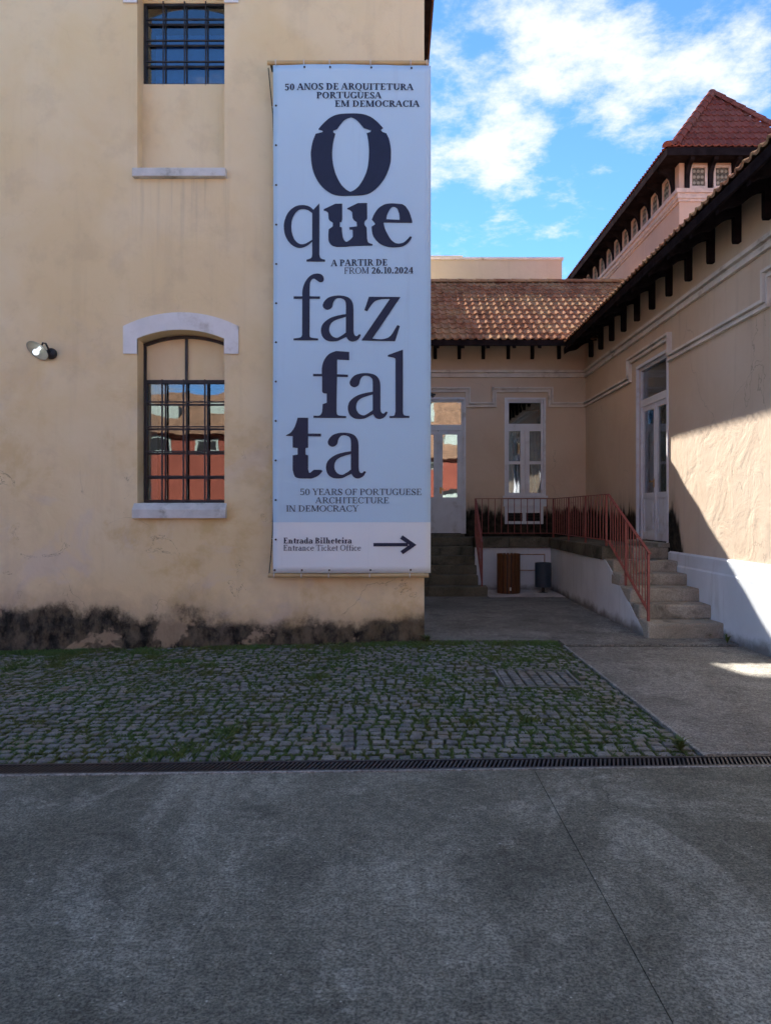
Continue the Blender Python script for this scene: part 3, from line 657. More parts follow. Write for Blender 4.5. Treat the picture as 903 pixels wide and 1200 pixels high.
def bars(mb, M, d0, d1, rects):
    for a in rects: mb.box(a[0], a[1], d0, d1, a[2], a[3], M)
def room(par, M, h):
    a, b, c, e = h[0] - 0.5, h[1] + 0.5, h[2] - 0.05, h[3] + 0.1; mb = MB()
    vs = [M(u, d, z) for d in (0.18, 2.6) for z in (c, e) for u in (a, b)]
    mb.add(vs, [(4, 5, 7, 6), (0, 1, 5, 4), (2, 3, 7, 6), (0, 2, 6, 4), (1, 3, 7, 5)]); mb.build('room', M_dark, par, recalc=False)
def french_door(h, M, rec, glass):
    a, b, c, e = h; m = (a + b) / 2; fm = MB(); j = 0.06
    bars(fm, M, rec - 0.02, rec + 0.06, [(a, a + j, c, e), (b - j, b, c, e), (a + j, b - j, e - 0.06, e), (a + j, b - j, 3.38, 3.50)])
    bars(fm, M, -0.018, 0.03, [(a - 0.035, a + 0.012, c, e + 0.035), (b - 0.012, b + 0.035, c, e + 0.035), (a + 0.012, b - 0.012, e - 0.012, e + 0.035)])
    door = fm.build('door', M_frame, ann)
    for s, (p, q) in enumerate(((a + j, m - 0.012), (m + 0.012, b - j))):
        lf = MB(); st = 0.085
        bars(lf, M, rec, rec + 0.045, [(p, p + st, c + 0.01, 3.38), (q - st, q, c + 0.01, 3.38), (p + st, q - st, 3.29, 3.38), (p + st, q - st, c + 0.01, 1.27), (p + st, q - st, 1.83, 1.92)])
        bars(lf, M, rec + 0.014, rec + 0.04, [(p + st, q - st, 1.27, 1.83)]); bars(lf, M, rec + 0.002, rec + 0.016, [(p + st + 0.05, q - st - 0.05, 1.32, 1.78)])
        lf.build('leaf', M_frame, door)
        pn = MB(); bars(pn, M, rec + 0.018, rec + 0.024, [(p + st, q - st, 1.92, 3.29)]); pn.build('pane', glass, door)
    mb = MB(); bars(mb, M, rec - 0.012, rec + 0.01, [(m - 0.02, m + 0.02, c + 0.01, 3.36)]); mb.build('astragal', M_frame, door)
    mb = MB(); bars(mb, M, rec - 0.02, rec, [(m + 0.03, m + 0.07, 2.0, 2.14)]); bars(mb, M, rec - 0.06, rec - 0.04, [(m + 0.04, m + 0.14, 2.085, 2.11)]); bars(mb, M, rec - 0.05, rec - 0.02, [(m + 0.04, m + 0.06, 2.09, 2.105)]); mb.build('handle', M_brass, door)
    pn = MB(); bars(pn, M, rec + 0.015, rec + 0.021, [(a + j, b - j, 3.50, e - 0.06)]); pn.build('pane', glass, door)
    room(door, M, h); return door
french_door(bd, MBk, 0.05, M_glass2)
french_door(rd, MR, 0.065, M_glass)
# sash window in the back wing
def back_window(h, M, curtains=True):
    a, b, c, e = h; fm = MB(); m = (a + b) / 2
    bars(fm, M, 0.03, 0.10, [(a, a + 0.07, c, e), (b - 0.07, b, c, e), (a + 0.07, b - 0.07, e - 0.075, e), (a + 0.07, b - 0.07, 3.36, 3.52), (a + 0.07, b - 0.07, c, c + 0.07)])
    bars(fm, M, -0.02, 0.03, [(a - 0.03, a + 0.022, c, e + 0.03), (b - 0.022, b + 0.03, c, e + 0.03), (a + 0.022, b - 0.022, e - 0.018, e + 0.03)])
    bars(fm, M, 0.02, 0.085, [(m - 0.10, m - 0.004, c + 0.07, 3.36), (m + 0.004, m + 0.10, c + 0.07, 3.36)])
    bars(fm, M, 0.035, 0.085, [(a + 0.07, m - 0.10, 2.64, 2.705), (m + 0.10, b - 0.07, 2.64, 2.705)])
    win = fm.build('window', M_frame, ann)
    for p, q in ((a + 0.07, m - 0.10), (m + 0.10, b - 0.07)):
        for z0, z1 in ((c + 0.07, 2.64), (2.705, 3.36)):
            pn = MB(); bars(pn, M, 0.055, 0.061, [(p, q, z0, z1)]); pn.build('pane', M_glass, win)
    pn = MB(); bars(pn, M, 0.055, 0.061, [(a + 0.07, b - 0.07, 3.52, e - 0.075)]); pn.build('pane', M_glass, win)
    sl = MB(); bars(sl, M, -0.07, 0.10, [(a - 0.065, b + 0.065, c - 0.045, c + 0.004)]); sl.build('sill', M_frame, win)
    if curtains:
        for s in (0, 1):                       # two drawn-back curtains
            mb = MB(); mb.smooth = True; nu, nz = 18, 10; edge = a if s == 0 else b; sg = 1 if s == 0 else -1
            for k in range(nz + 1):
                z = c + 0.06 + (3.45 - c - 0.06) * k / nz; wd = 0.19 + 0.16 * (1 - k / nz) ** 1.5 if s == 0 else 0.30 - 0.16 * (1 - k / nz) ** 1.3
                for i in range(nu + 1):
                    f = i / nu; mb.v.append(M(edge + sg * (0.05 + wd * f), 0.14 + 0.018 * math.sin(f * 19 + k * 0.4), z))
            for k in range(nz):
                for i in range(nu): mb.f.append((k * (nu + 1) + i, k * (nu + 1) + i + 1, (k + 1) * (nu + 1) + i + 1, (k + 1) * (nu + 1) + i))
            mb.build('curtain', M_curtain, win, recalc=False)
    room(win, M, h); return win
back_window(bw, MBk)
back_window(rd2, MR, False)
vb = MB(); bars(vb, MBk, -0.05, 0.0, [(2.40, 3.34, 1.72, 1.895)]); bars(vb, MBk, -0.035, 0.0, [(2.43, 3.26, 1.58, 1.72), (2.43, 2.50, 1.40, 1.58), (2.81, 2.888, 1.40, 1.58), (3.19, 3.26, 1.40, 1.58), (2.43, 3.26, 1.34, 1.40)])
vent = vb.build('vent_panel', M_white, ann)
for p, q in ((2.50, 2.81), (2.888, 3.19)):
    mb = MB(); bars(mb, MBk, -0.006, -0.002, [(p, q, 1.40, 1.58)]); mb.build('vent_opening', M_dark, vent)
    for k in range(5):
        mb = MB(); bars(mb, MBk, -0.026, -0.012, [(p, q, 1.415 + k * 0.033, 1.425 + k * 0.033)]); mb.build('vent_slat', M_iron, vent)
# small bracket arm beside the back door
mb = MB(); mb.tube([(0.52, YB, 4.02), (0.55, YB - 0.25, 4.10), (0.72, YB - 0.4, 4.12), (0.90, YB - 0.45, 4.08)], 0.018); mb.tube([(0.80, YB - 0.43, 4.11), (0.86, YB - 0.44, 4.03)], 0.03)
mb.build('lantern_arm', M_iron, ann)

# roofs of both wings
YE, ZE, PB = 15.2, 5.10, 0.64; YRG = 18.7; ZRG = ZE + PB * (YRG - YE)
bk = MB()
bk.add([(0.2, YE, ZE + 0.02), (9, YE, ZE + 0.02), (9, YRG, ZRG + 0.02), (0.2, YRG, ZRG + 0.02), (0.2, 22.2, ZE), (9, 22.2, ZE)], [(0, 1, 2, 3), (3, 2, 5, 4)])
roof_b = bk.build('roof', M_eave, ann, recalc=False); roof_b['label'] = 'red tiled roof slope of the back wing'
tl = MB(); sl_len = math.hypot(YRG - YE, ZRG - ZE); nv = 13; tw = 0.165
tiled(tl, (0.25, YE - 0.02, ZE + 0.03), (1, 0, 0), (0, YRG - YE, ZRG - ZE), int(6.6 / tw), nv, tw, sl_len / nv)
tag(tl.build('roof_tiles', M_tile, roof_b), kind='stuff')
rg = MB(); ridge(rg, (0.3, YRG, ZRG + 0.05), (6.18, YRG, ZRG + 0.05), 0.09, 0.42); rg.build('ridge_tiles', M_tile, roof_b)
fb = MB(); fb.box(0.25, 3.58, YE + 0.0, YE + 0.03, ZE - 0.085, ZE + 0.03); fb.build('fascia', M_eave, roof_b)
XE, ZE2, PR = 3.55, 5.04, 0.53
rr = MB(); XT = 8.4
rr.add([(XE, -2.3, ZE2 + 0.02), (XE, 15.35, ZE2 + 0.02), (XT, 19.0, ZE2 + PR * (XT - XE)), (XT, -2.3, ZE2 + PR * (XT - XE))], [(0, 1, 2, 3)])
rr.add([(XT, -2.3, ZE2 + PR * (XT - XE)), (XT, 16, ZE2 + PR * (XT - XE)), (12, 16, ZE2), (12, -2.3, ZE2)], [(0, 1, 2, 3)])
roof_r = rr.build('roof', M_eave, ann, recalc=False); roof_r['label'] = 'dark eave and roof slope of the right wing'
tl = MB(); nvr = 15; lr = 0.33
cp = 1 / math.sqrt(1 + PR * PR)
tiled(tl, (XE - 0.03, 15.3, ZE2 + 0.03), (0, -1, 0), (1, 0, PR), int(17.3 / tw), nvr, tw, lr)
tag(tl.build('roof_tiles', M_tile, roof_r), kind='stuff')
fb = MB(); fb.box(XE, XE + 0.03, -2.3, 15.25, ZE2 - 0.09, ZE2 + 0.03); fb.build('fascia', M_eave, roof_r)
# eave brackets: wall post, rafter with scalloped underside
def bracket_mesh(over, pitch, zw, drop, w=0.075):
    """profile in (outward distance o, z) with the wall at o=0, soffit height zw at the wall"""
    pts = [(0.0, drop), (0.075, drop), (0.085, drop + 0.03), (0.085, zw - 0.20)]
    n = 10
    for i in range(n + 1):
        f = i / n; o = 0.085 + (over - 0.13) * f
        pts.append((o, zw - 0.17 - pitch * o + 0.020 * math.sin(f * math.pi * 3.0) - 0.02 * (1 - f)))
    pts += [(over - 0.04, zw - pitch * over - 0.06), (over - 0.04, zw - pitch * over + 0.0), (0.0, zw - 0.004)]
    return pts
pb = bracket_mesh(YB - YE, PB, ZE + PB * (YB - YE) + 0.01, 4.92)
mb = MB(); mb.prism(pb, -0.035, 0.035, lambda a, d, b: (d, -a, b)); bkm = mb.mesh('eave_bracket', M_eave)
for x in (0.92, 1.44, 1.96, 2.50, 3.02, 3.60): inst('eave_bracket', bkm, ann, (x, YB, 0))
pr_ = bracket_mesh(XR - XE, PR, ZE2 + PR * (XR - XE) + 0.01, 4.85)
mb = MB(); mb.prism(pr_, -0.04, 0.04, lambda a, d, b: (-a, d, b)); brm = mb.mesh('eave_bracket', M_eave)
y = 15.52
while y > 2.0: inst('eave_bracket', brm, ann, (XR, y, 0)); y -= 0.73

# ------------------------------------------------------------------ tower building
TX, TY = 6.18, 16.0; TW = 2.5; TL = 8.6
tower = thing('tower_building', 'pink tower block with steep red hipped roof rising behind the eaves', 'building', (TX + 1.2, TY, 0))
mb = MB(); mb.box(TX, TX + TW, TY, TY + TL, 0, 9.14); mb.build('wall', M_tower, tower)
mb = MB()
for z0, z1, p in ((8.30, 8.36, 0.03), (8.36, 8.47, 0.055), (8.47, 8.56, 0.09)):
    mb.box(TX - p, TX + TW + p, TY - p, TY + TL + p, z0, z1)
mb.build('cornice', M_towertrim, tower)
mb = MB(); OV = 0.42; mb.box(TX - OV + 0.03, TX + TW + OV - 0.03, TY - OV + 0.03, TY + TL + OV - 0.03, 9.14, 9.20); sof = mb.build('soffit', M_eave, tower)
mb = MB()
x0, x1, y0, y1 = TX - OV, TX + TW + OV, TY - OV, TY + TL + OV
for a in ((x0, x1, y0, y0 + 0.03), (x0, x1, y1 - 0.03, y1), (x0, x0 + 0.03, y0 + 0.03, y1 - 0.03), (x1 - 0.03, x1, y0 + 0.03, y1 - 0.03)): mb.box(*a, 9.11, 9.27)
mb.build('fascia', M_eave, sof)
# roof: belled hip, ridge along the depth
hx = (x1 - x0) / 2; ZA = 11.30; levels = [(0.0, 9.27), (0.28, 9.42), (hx, ZA)]
mb = MB()
for (i0, z0), (i1, z1) in zip(levels, levels[1:]):
    A = [(x0 + i0, y0 + i0, z0), (x1 - i0, y0 + i0, z0), (x1 - i0, y1 - i0, z0), (x0 + i0, y1 - i0, z0)]
    B = [(x0 + i1, y0 + i1, z1), (x1 - i1, y0 + i1, z1), (x1 - i1, y1 - i1, z1), (x0 + i1, y1 - i1, z1)]
    mb.add(A + B, [(0, 1, 5, 4), (1, 2, 6, 5), (2, 3, 7, 6), (3, 0, 4, 7)])
roof_t = mb.build('roof', M_tile2, tower, recalc=False)
tl = MB(); (i0, z0), (i1, z1) = levels[1], levels[2]; Lh = math.hypot(i1 - i0, z1 - z0); Wd = x1 - x0 - 2 * i0; nt = 9; lt = Lh / nt; wt_ = 0.14; cs = (i1 - i0) / Lh
ins_f = lambda u, v: v * cs - 0.03 < u < Wd - v * cs + 0.03
tiled(tl, (x0 + i0, y0 + i0, z0 + 0.02), (1, 0, 0), (0, i1 - i0, z1 - z0), int(Wd / wt_) + 1, nt, wt_, lt, ins_f)
Ld = y1 - y0 - 2 * i0
tiled(tl, (x0 + i0, y1 - i0, z0 + 0.02), (0, -1, 0), (i1 - i0, 0, z1 - z0), int(Ld / wt_) + 1, nt, wt_, lt, lambda u, v: v * cs < u < Ld - v * cs)
lb = math.hypot(0.28, 0.15)
tiled(tl, (x0, y0, 9.29), (1, 0, 0), (0, 0.28, 0.15), int((x1 - x0) / wt_), 1, wt_, lb); tiled(tl, (x0, y1, 9.29), (0, -1, 0), (0.28, 0, 0.15), int((y1 - y0) / wt_), 1, wt_, lb)
tag(tl.build('roof_tiles', M_tile2, roof_t), kind='stuff')
rg = MB(); ap_ = Vector((x0 + hx, y0 + hx, ZA + 0.03))
for c0, c1 in (((x0 + 0.02, y0 + 0.02, 9.30), (x0 + 0.28, y0 + 0.28, 9.47)), ((x0 + 0.28, y0 + 0.28, 9.47), ap_), ((x1 - 0.02, y0 + 0.02, 9.30), (x1 - 0.28, y0 + 0.28, 9.47)), ((x1 - 0.28, y0 + 0.28, 9.47), ap_), (ap_, (x0 + hx, y1 - hx, ZA + 0.03))): ridge(rg, c0, c1, 0.10, 0.30)
rg.build('ridge_tiles', M_tile2, roof_t)
# frieze: framed ornamental panels and brackets
MT = lambda u, d, z: (u, TY + d, z); MTL = lambda u, d, z: (TX + d, u, z)
def tower_panel(u, M, w=0.40, arched=False):
    z0, z1 = 8.575, 9.075; mb = MB(); bars(mb, M, -0.05, 0.0, [(u - w / 2, u - w / 2 + 0.05, z0, z1), (u + w / 2 - 0.05, u + w / 2, z0, z1), (u - w / 2 + 0.05, u + w / 2 - 0.05, z1 - 0.05, z1), (u - w / 2 + 0.05, u + w / 2 - 0.05, z0, z0 + 0.05)])
    if arched:
        for s in (-1, 1): mb.prism([(u + s * (w / 2 - 0.05), z1 - 0.05), (u + s * (w / 2 - 0.05), z1 - 0.16), (u + s * (w / 2 - 0.12), z1 - 0.05)], -0.05, 0.0, M)
    fr = mb.build('frieze_panel', M_tower if arched else M_towertrim, tower)
    mb = MB(); bars(mb, M, -0.014, -0.004, [(u - w / 2 + 0.05, u + w / 2 - 0.05, z0 + 0.05, z1 - 0.05)]); mb.build('grille', M_panel, fr)
    mb = MB()
    for i in range(3):
        for j in range(3):
            cu = u + (i - 1) * (w - 0.12) / 3; cz = (z0 + z1) / 2 + (j - 1) * 0.125
            c8 = [(0.035 * math.cos(k * math.pi / 4), 0.035 * math.sin(k * math.pi / 4)) for k in range(8)]
            mb = MB(); mb.prism([(cu + a, cz + b) for a, b in c8], -0.026, -0.014, M); mb.build('rosette', M_rosette, fr)
for x in (6.58, 7.09, 7.60, 8.11, 8.6 - 0.12): tower_panel(x, MT, 0.38)
yy = 16.66
while yy < 24.2: tower_panel(yy, MTL, 0.46, True); yy += 0.73
bt = [(0.0, 8.57), (0.05, 8.57), (0.06, 8.75), (0.10, 8.90), (0.19, 9.01), (0.34, 9.06), (0.36, 9.139), (0.0, 9.139)]
mb = MB(); mb.prism(bt, -0.045, 0.045, lambda a, d, b: (d, -a, b)); tbm = mb.mesh('eave_bracket', M_eave)
for x in (6.335, 6.835, 7.345, 7.855, 8.34): inst('eave_bracket', tbm, tower, (x, TY, 0))
mb = MB(); mb.prism(bt, -0.045, 0.045, lambda a, d, b: (-a, d, b)); tbm2 = mb.mesh('eave_bracket', M_eave)
yy = 16.29
while yy < 24.4: inst('eave_bracket', tbm2, tower, (TX, yy, 0)); yy += 0.73

# ------------------------------------------------------------------ pale building behind
pale = thing('cream_building', 'plain cream building with flat parapet behind the tiled roof', 'building', (2, 27, 0))
mb = MB(); mb.box(-6, 5.93, 26.0, 34, 0, 10.45); mb.build('wall', M_cream, pale)
mb = MB(); mb.box(-6.05, 5.98, 25.95, 34.05, 10.45, 10.53); mb.build('parapet_cap', M_trim, pale)
mb = MB(); mb.box(-6, 2.55, 27.0, 33.9, 10.53, 10.95); mb.build('roof_block', M_cream, pale)
mb = MB(); mb.box(5.93, 6.6, 26.6, 33, 0, 9.95); mb.build('side_wing', M_cream, pale)
mb = MB(); mb.tube([(2.35, 25.93, 8.55), (2.35, 25.93, 8.95)], 0.06); mb.box(2.25, 2.45, 25.85, 25.995, 8.95, 9.1); mb.build('wall_fitting', M_frame, pale)

# ------------------------------------------------------------------ red building across the yard (seen in the window reflections)
red = thing('red_building', 'red rendered building with brown roof across the yard, reflected in window glass', 'building', (0, -13, 0))
mb = MB(); mb.box(-24, 22, -22, -13, -0.2, 5.0); mb.build('wall', M_red, red)
mb = MB(); mb.add([(-24.5, -12.6, 4.95), (22.5, -12.6, 4.95), (22.5, -17.5, 7.4), (-24.5, -17.5, 7.4), (-24.5, -22.4, 4.95), (22.5, -22.4, 4.95)], [(0, 1, 2, 3), (3, 2, 5, 4), (0, 4, 3), (1, 2, 5)]); mb.build('roof', M_brown, red)
for k in range(20):
    x = -21 + k * 2.1; mb = MB(); mb.box(x, x + 0.95, -13.0, -12.95, 4.1, 4.75); wnd = mb.build('window', M_gate, red)
    mb = MB(); mb.box(x + 0.1, x + 0.85, -12.95, -12.94, 4.18, 4.67); mb.build('pane', M_dark, wnd)
mb = MB(); mb.box(2.6, 5.2, -13, -12.95, 0, 2.9); mb.build('doorway', M_dark, red)
mb = MB(); mb.box(3.0, 5.0, -12.95, -12.9, 0, 2.6); mb.build('gate', M_gate, red)
for k in range(9):
    x = -17 + k * 2.9; mb = MB(); mb.box(x, x + 1.5, -15.6, -14.6, 5.4, 6.5); dm_ = mb.build('dormer', M_gate, red)

stb = thing('brown_stone_building', 'tall brown stone building behind the red one, reflected in the door', 'building', (0, -27, 0))
mb = MB(); mb.prism([(-9, -0.2), (5.6, -0.2), (5.6, 10.2), (2.6, 12.0), (-9, 12.0)], -36, -27, lambda a, d, b: (a, d, b)); mb.build('wall', M_brown, stb)
for i in range(5):
    for j in range(2):
        mb = MB(); mb.box(-8 + i * 2.6, -7 + i * 2.6, -27, -26.94, 6.2 + j * 2.6, 7.8 + j * 2.6); mb.build('window', M_gate, stb)

# ------------------------------------------------------------------ terrace, stairs
LZ = 1.08; XS = 3.20; YT = 15.0
terr = thing('terrace', 'whitewashed terrace wall with dark stone coping below the back window', 'terrace', (2.4, YT, 0))
mb = MB(); mb.box(1.66, XS + 0.02, YT + 0.02, YB - 0.004, 0.0, LZ - 0.20)
mb.build('retaining_wall', M_white, terr)
mb = MB(); mb.prism([(9.33, 0.0), (YB - 0.004, 0.0), (YB - 0.004, LZ - 0.2), (11.16, LZ - 0.2), (9.33, 0.02)], XS, XS + 0.16, lambda a, d, b: (d, a, b))
mb.build('stringer_wall', M_white, terr)
mb = MB(); mb.box(0.25, XS, YT + 0.42, YB - 0.003, LZ - 0.2, LZ - 0.012); mb.box(XS + 0.42, XR - 0.05, 11.66, YB - 0.003, LZ - 0.2, LZ - 0.014); mb.build('floor_slab', M_stepdark, terr)
def stones_row(n, a0, a1, mk, name='coping_stone', mat=M_stepdark, par=terr):
    cuts = [a0 + (a1 - a0) * k / n + (random.uniform(-0.08, 0.08) if 0 < k < n else 0) for k in range(n + 1)]
    for p, q in zip(cuts, cuts[1:]):
        mb = MB(); mk(mb, p + 0.003, q - 0.003); mb.build(name, mat, par)
stones_row(2, 1.66, XS - 0.04, lambda mb, p, q: mb.cbox(p, q, YT - 0.03, YT + 0.42, LZ - 0.205 + random.uniform(-.004, .004), LZ + random.uniform(-.005, .004), 0.014, jit=0.004))
stones_row(4, 11.24, YT - 0.034, lambda mb, p, q: mb.cbox(XS - 0.03, XS + 0.42, p, q, LZ - 0.205 + random.uniform(-.004, .004), LZ + random.uniform(-.005, .004), 0.014, jit=0.004))
mb = MB(); mb.cbox(XS - 0.035, XS + 0.42, YT - 0.03, YT + 0.42, LZ - 0.205, LZ, 0.014); mb.build('coping_stone', M_stepdark, terr)
mb = MB(); bx = (2.52, 3.06, 0.43, 0.73)
mb.box(bx[0], bx[1], YT + 0.006, YT + 0.02, bx[2], bx[3]); hatch = mb.build('hatch', M_white, terr)
mb = MB()
for a in ((bx[0] - 0.02, bx[1] + 0.02, bx[3], bx[3] + 0.02), (bx[0] - 0.02, bx[1] + 0.02, bx[2] - 0.02, bx[2]), (bx[0] - 0.02, bx[0], bx[2], bx[3]), (bx[1], bx[1] + 0.02, bx[2], bx[3])): mb.box(a[0], a[1], YT + 0.0, YT + 0.02, a[2], a[3])
mb.build('hatch_frame', M_rail if False else simple('rusty_frame', (0.34, 0.24, 0.18), 0.8, var=0.4), hatch)

st_r = thing('stone_staircase', 'granite steps climbing along the right wing wall to the white door', 'stairs', (3.7, 9.4, 0))
ys = [9.30, 9.66, 10.03, 10.45, 10.82, 11.22, 11.66]; hs = [0.205, 0.385, 0.56, 0.725, 0.89, 1.06]
for k in range(6):
    mb = MB(); xl = XS + (0.0 if k == 0 else 0.006) + 0.0
    mb.cbox(XS + 0.004 if k < 5 else XS + 0.42, XR - 0.02, ys[k], ys[k + 1] + 0.05, (hs[k - 1] - 0.01) if k else -0.02, hs[k], 0.028, jit=0.011)
    if k == 4: pass
    mb.build('step', M_step, st_r)
mb = MB(); mb.box(XS + 0.17, XR - 0.06, 9.5, 11.6, -0.02, 0.16); mb.build('stair_core', M_stepdark, st_r)
mb = MB(); mb.cbox(XR - 0.18, XR + 0.05, 11.22, 12.75, LZ - 0.02, 1.128, 0.01); mb.build('threshold', M_step, st_r)

st_l = thing('stone_staircase', 'dark mossy stone steps leading up to the glazed back door', 'stairs', (1.0, 13.9, 0))
yl = [13.9, 14.15, 14.40, 14.65, 14.90, 15.15]; hl = [0.205, 0.39, 0.565, 0.725, 0.905, LZ]
for k in range(6):
    mb = MB(); y1_ = (yl[k + 1] + 0.05) if k < 5 else YT + 0.42
    mb.cbox(0.35, 1.78 if k == 0 else 1.63, yl[k], y1_, (hl[k - 1] - 0.01) if k else -0.02, hl[k], 0.026, jit=0.011); mb.build('step', M_stepdark, st_l)
mb = MB(); mb.box(0.36, 1.62, 14.2, 15.4, -0.02, 0.18); mb.build('stair_core', M_stepdark, st_l)
mb = MB(); mb.cbox(0.44, 1.55, YB - 0.12, YB + 0.05, LZ - 0.02, 1.128, 0.01); mb.build('threshold', M_stepdark, st_l)

# ------------------------------------------------------------------ railing
rail = thing('railing', 'rust-red steel railing along the terrace and down both stairs', 'railing', (2.4, 15, LZ))
RZ = 1.87; RB = LZ + 0.09; XA = 1.68; XRL = XS + 0.06; YR = YT + 0.06; YP = 9.46
post = lambda x, y, z0, z1: MB().box(x - 0.015, x + 0.015, y - 0.015, y + 0.015, z0, z1).build('post', M_rail, rail)
def flat(p, q): return MB().bar(p, q, 0.036, 0.012)
flat((XA, YR, RZ), (XRL, YR, RZ)).build('top_rail', M_rail, rail); flat((XA, YR, RB), (XRL, YR, RB)).build('bottom_rail', M_rail, rail)
flat((XRL, YR + 0.02, RZ), (XRL, 11.22, RZ)).build('top_rail', M_rail, rail); flat((XRL, YR, RB), (XRL, 11.22, RB)).build('bottom_rail', M_rail, rail)
sr = [(XRL, 11.22, RZ), (XRL, YP - 0.06, 1.07)]; sb = [(XRL, 11.22, RB), (XRL, YP, 0.33)]
flat(*sr).build('top_rail', M_rail, rail); flat(*sb).build('bottom_rail', M_rail, rail)
lr_ = [(XA, YR, RZ), (XA, 13.96, 1.03)]; lb_ = [(XA, YR, RB), (XA, 13.98, 0.30)]
flat(*lr_).build('top_rail', M_rail, rail); flat(*lb_).build('bottom_rail', M_rail, rail)
post(XA, YR, LZ - 0.02, RZ); post(XRL, YR, LZ - 0.02, RZ)
for y in (13.75, 12.55, 11.32): post(XRL, y, LZ - 0.02, RZ)
post(XRL, YP, 0.19, 1.09); post(XRL, 10.38, 0.55, 1.49); post(XA, 13.98, 0.19, 1.03)
def bal(h):
    mb = MB(); mb.box(-0.006, 0.006, -0.006, 0.006, 0, h); return mb.mesh('baluster', M_rail)
bal_m = bal(RZ - RB)
n = 12
for k in range(1, n): inst('baluster', bal_m, rail, (XA + (XRL - XA) * k / n, YR, RB))
posts_y = [YR, 13.75, 12.55, 11.32]
for a, b in zip(posts_y, posts_y[1:]):
    n = 7
    for k in range(1, n): inst('baluster', bal_m, rail, (XRL, a + (b - a) * k / n, RB))
bs = bal(0.735)
for k in range(1, 15):
    f = k / 15; y = 11.22 + (YP - 11.22) * f; zb = RB + (0.33 - RB) * f
    if abs(y - 10.38) > 0.05: inst('baluster', bs, rail, (XRL, y, zb))
for k in range(1, 8):
    f = k / 8; inst('baluster', bs, rail, (XA, YR + (13.98 - YR) * f, RB + (0.30 - RB) * f))

# ------------------------------------------------------------------ bins and gravel
BX, BY = 2.24, 14.35
b1 = thing('litter_bin', 'round litter bin clad in brown vertical timber slats', 'bin', (BX, BY, 0.02))
mb = MB(); mb.smooth = False; mb.lathe([(0.0, 0.04), (0.195, 0.04), (0.195, 0.74), (0.175, 0.74), (0.175, 0.30), (0.0, 0.30)], (BX, BY, 0.012), n=24); mb.build('liner', M_iron, b1)
slm = MB(); slm.cbox(-0.0275, 0.0275, -0.012, 0.012, 0.0, 0.76, 0.004); slme = slm.mesh('slat', M_wood)
for k in range(18):
    a = 2 * math.pi * k / 18 + 0.08; inst('slat', slme, b1, (BX + 0.210 * math.cos(a), BY + 0.210 * math.sin(a), 0.035), (0, 0, a + math.pi / 2))
mb = MB(); mb.lathe([(0.0, 0.0), (0.18, 0.0), (0.18, 0.045), (0.0, 0.045)], (BX, BY, 0.012)); mb.build('base', M_iron, b1)
mb = MB(); mb.box(BX - 0.015, BX + 0.015, BY - 0.226, BY - 0.222, 0.10, 0.16); mb.build('lock_plate', M_tie, b1)
GX, GY = 2.92, 14.40
b2 = thing('litter_bin', 'small smooth blue-grey metal bin on a short foot', 'bin', (GX, GY, 0.02))
mb = MB(); mb.smooth = False; mb.lathe([(0.0, 0.13), (0.15, 0.13), (0.157, 0.14), (0.157, 0.60), (0.150, 0.605), (0.145, 0.60), (0.145, 0.3), (0.0, 0.3)], (GX, GY, 0.012), n=36); mb.build('drum', M_bin, b2)
mb = MB(); mb.lathe([(0.0, 0.0), (0.10, 0.0), (0.10, 0.02), (0.03, 0.03), (0.03, 0.14), (0.0, 0.14)], (GX, GY, 0.012)); mb.build('foot', M_iron, b2)
gv = MB(); ng = 5200
for k in range(ng):
    x = random.uniform(1.80, XS - 0.01); y = random.uniform(13.72, YT); lim = 13.75 + 0.25 * (x - 1.8) / 1.4 * 0.0 + 0.05 * math.sin(x * 9)
    if y < lim: continue
    if math.hypot(x - 1.8, y - 15) < 0.3 * random.random(): continue
    s_ = random.uniform(0.009, 0.020); z = 0.014 + random.uniform(0, 0.012); a = random.uniform(0, 6.3); cx, sx_ = math.cos(a) * s_, math.sin(a) * s_
    gv.add([(x + cx, y + sx_, z), (x - sx_, y + cx * 0.8, z), (x - cx, y - sx_, z), (x + sx_, y - cx * 0.8, z), (x, y, z + s_ * 0.9)], [(0, 1, 4), (1, 2, 4), (2, 3, 4), (3, 0, 4)])
tag(gv.build('gravel', M_gravel, recalc=False), 'pale gravel strip around the two bins', 'gravel', kind='stuff')

# ------------------------------------------------------------------ banner
YBN = 8.95; PX = YBN / F
def bp(px, py): return ((px - 460) * PX, 1.6 - (py - 600) * PX)
bx0, bz1 = bp(320, 76.5); bx1, bz0 = bp(504.5, 671.5)
def wave(x, z): return 0.020 * math.sin(1.9 * x + 0.8 * z) + 0.009 * math.sin(3.1 * x - 1.7 * z + 1) + 0.005 * math.exp(-(x - bx0) / 0.22) * math.sin((z - bz0) * 13.2) + 0.004 * math.exp(-(bz1 - z) / 0.3) * math.sin(x * 14) + 0.012 * ((x - bx0) / (bx1 - bx0) - 0.5) ** 2
ban = thing('exhibition_banner', 'tall pale blue exhibition banner with navy serif lettering on the facade', 'banner', (-0.5, YBN, bz0))
mb = MB(); mb.smooth = True; nu, nz = 24, 72
for k in range(nz + 1):
    for i in range(nu + 1):
        x = bx0 + (bx1 - bx0) * i / nu; z = bz0 + (bz1 - bz0) * k / nz; mb.v.append((x, YBN + wave(x, z), z))
for k in range(nz):
    for i in range(nu): mb.f.append((k * (nu + 1) + i, k * (nu + 1) + i + 1, (k + 1) * (nu + 1) + i + 1, (k + 1) * (nu + 1) + i))
sheet = mb.build('sheet', M_bannerc, ban, recalc=False)
so = sheet.modifiers.new('thick', 'SOLIDIFY'); so.thickness = 0.004; so.offset = -1
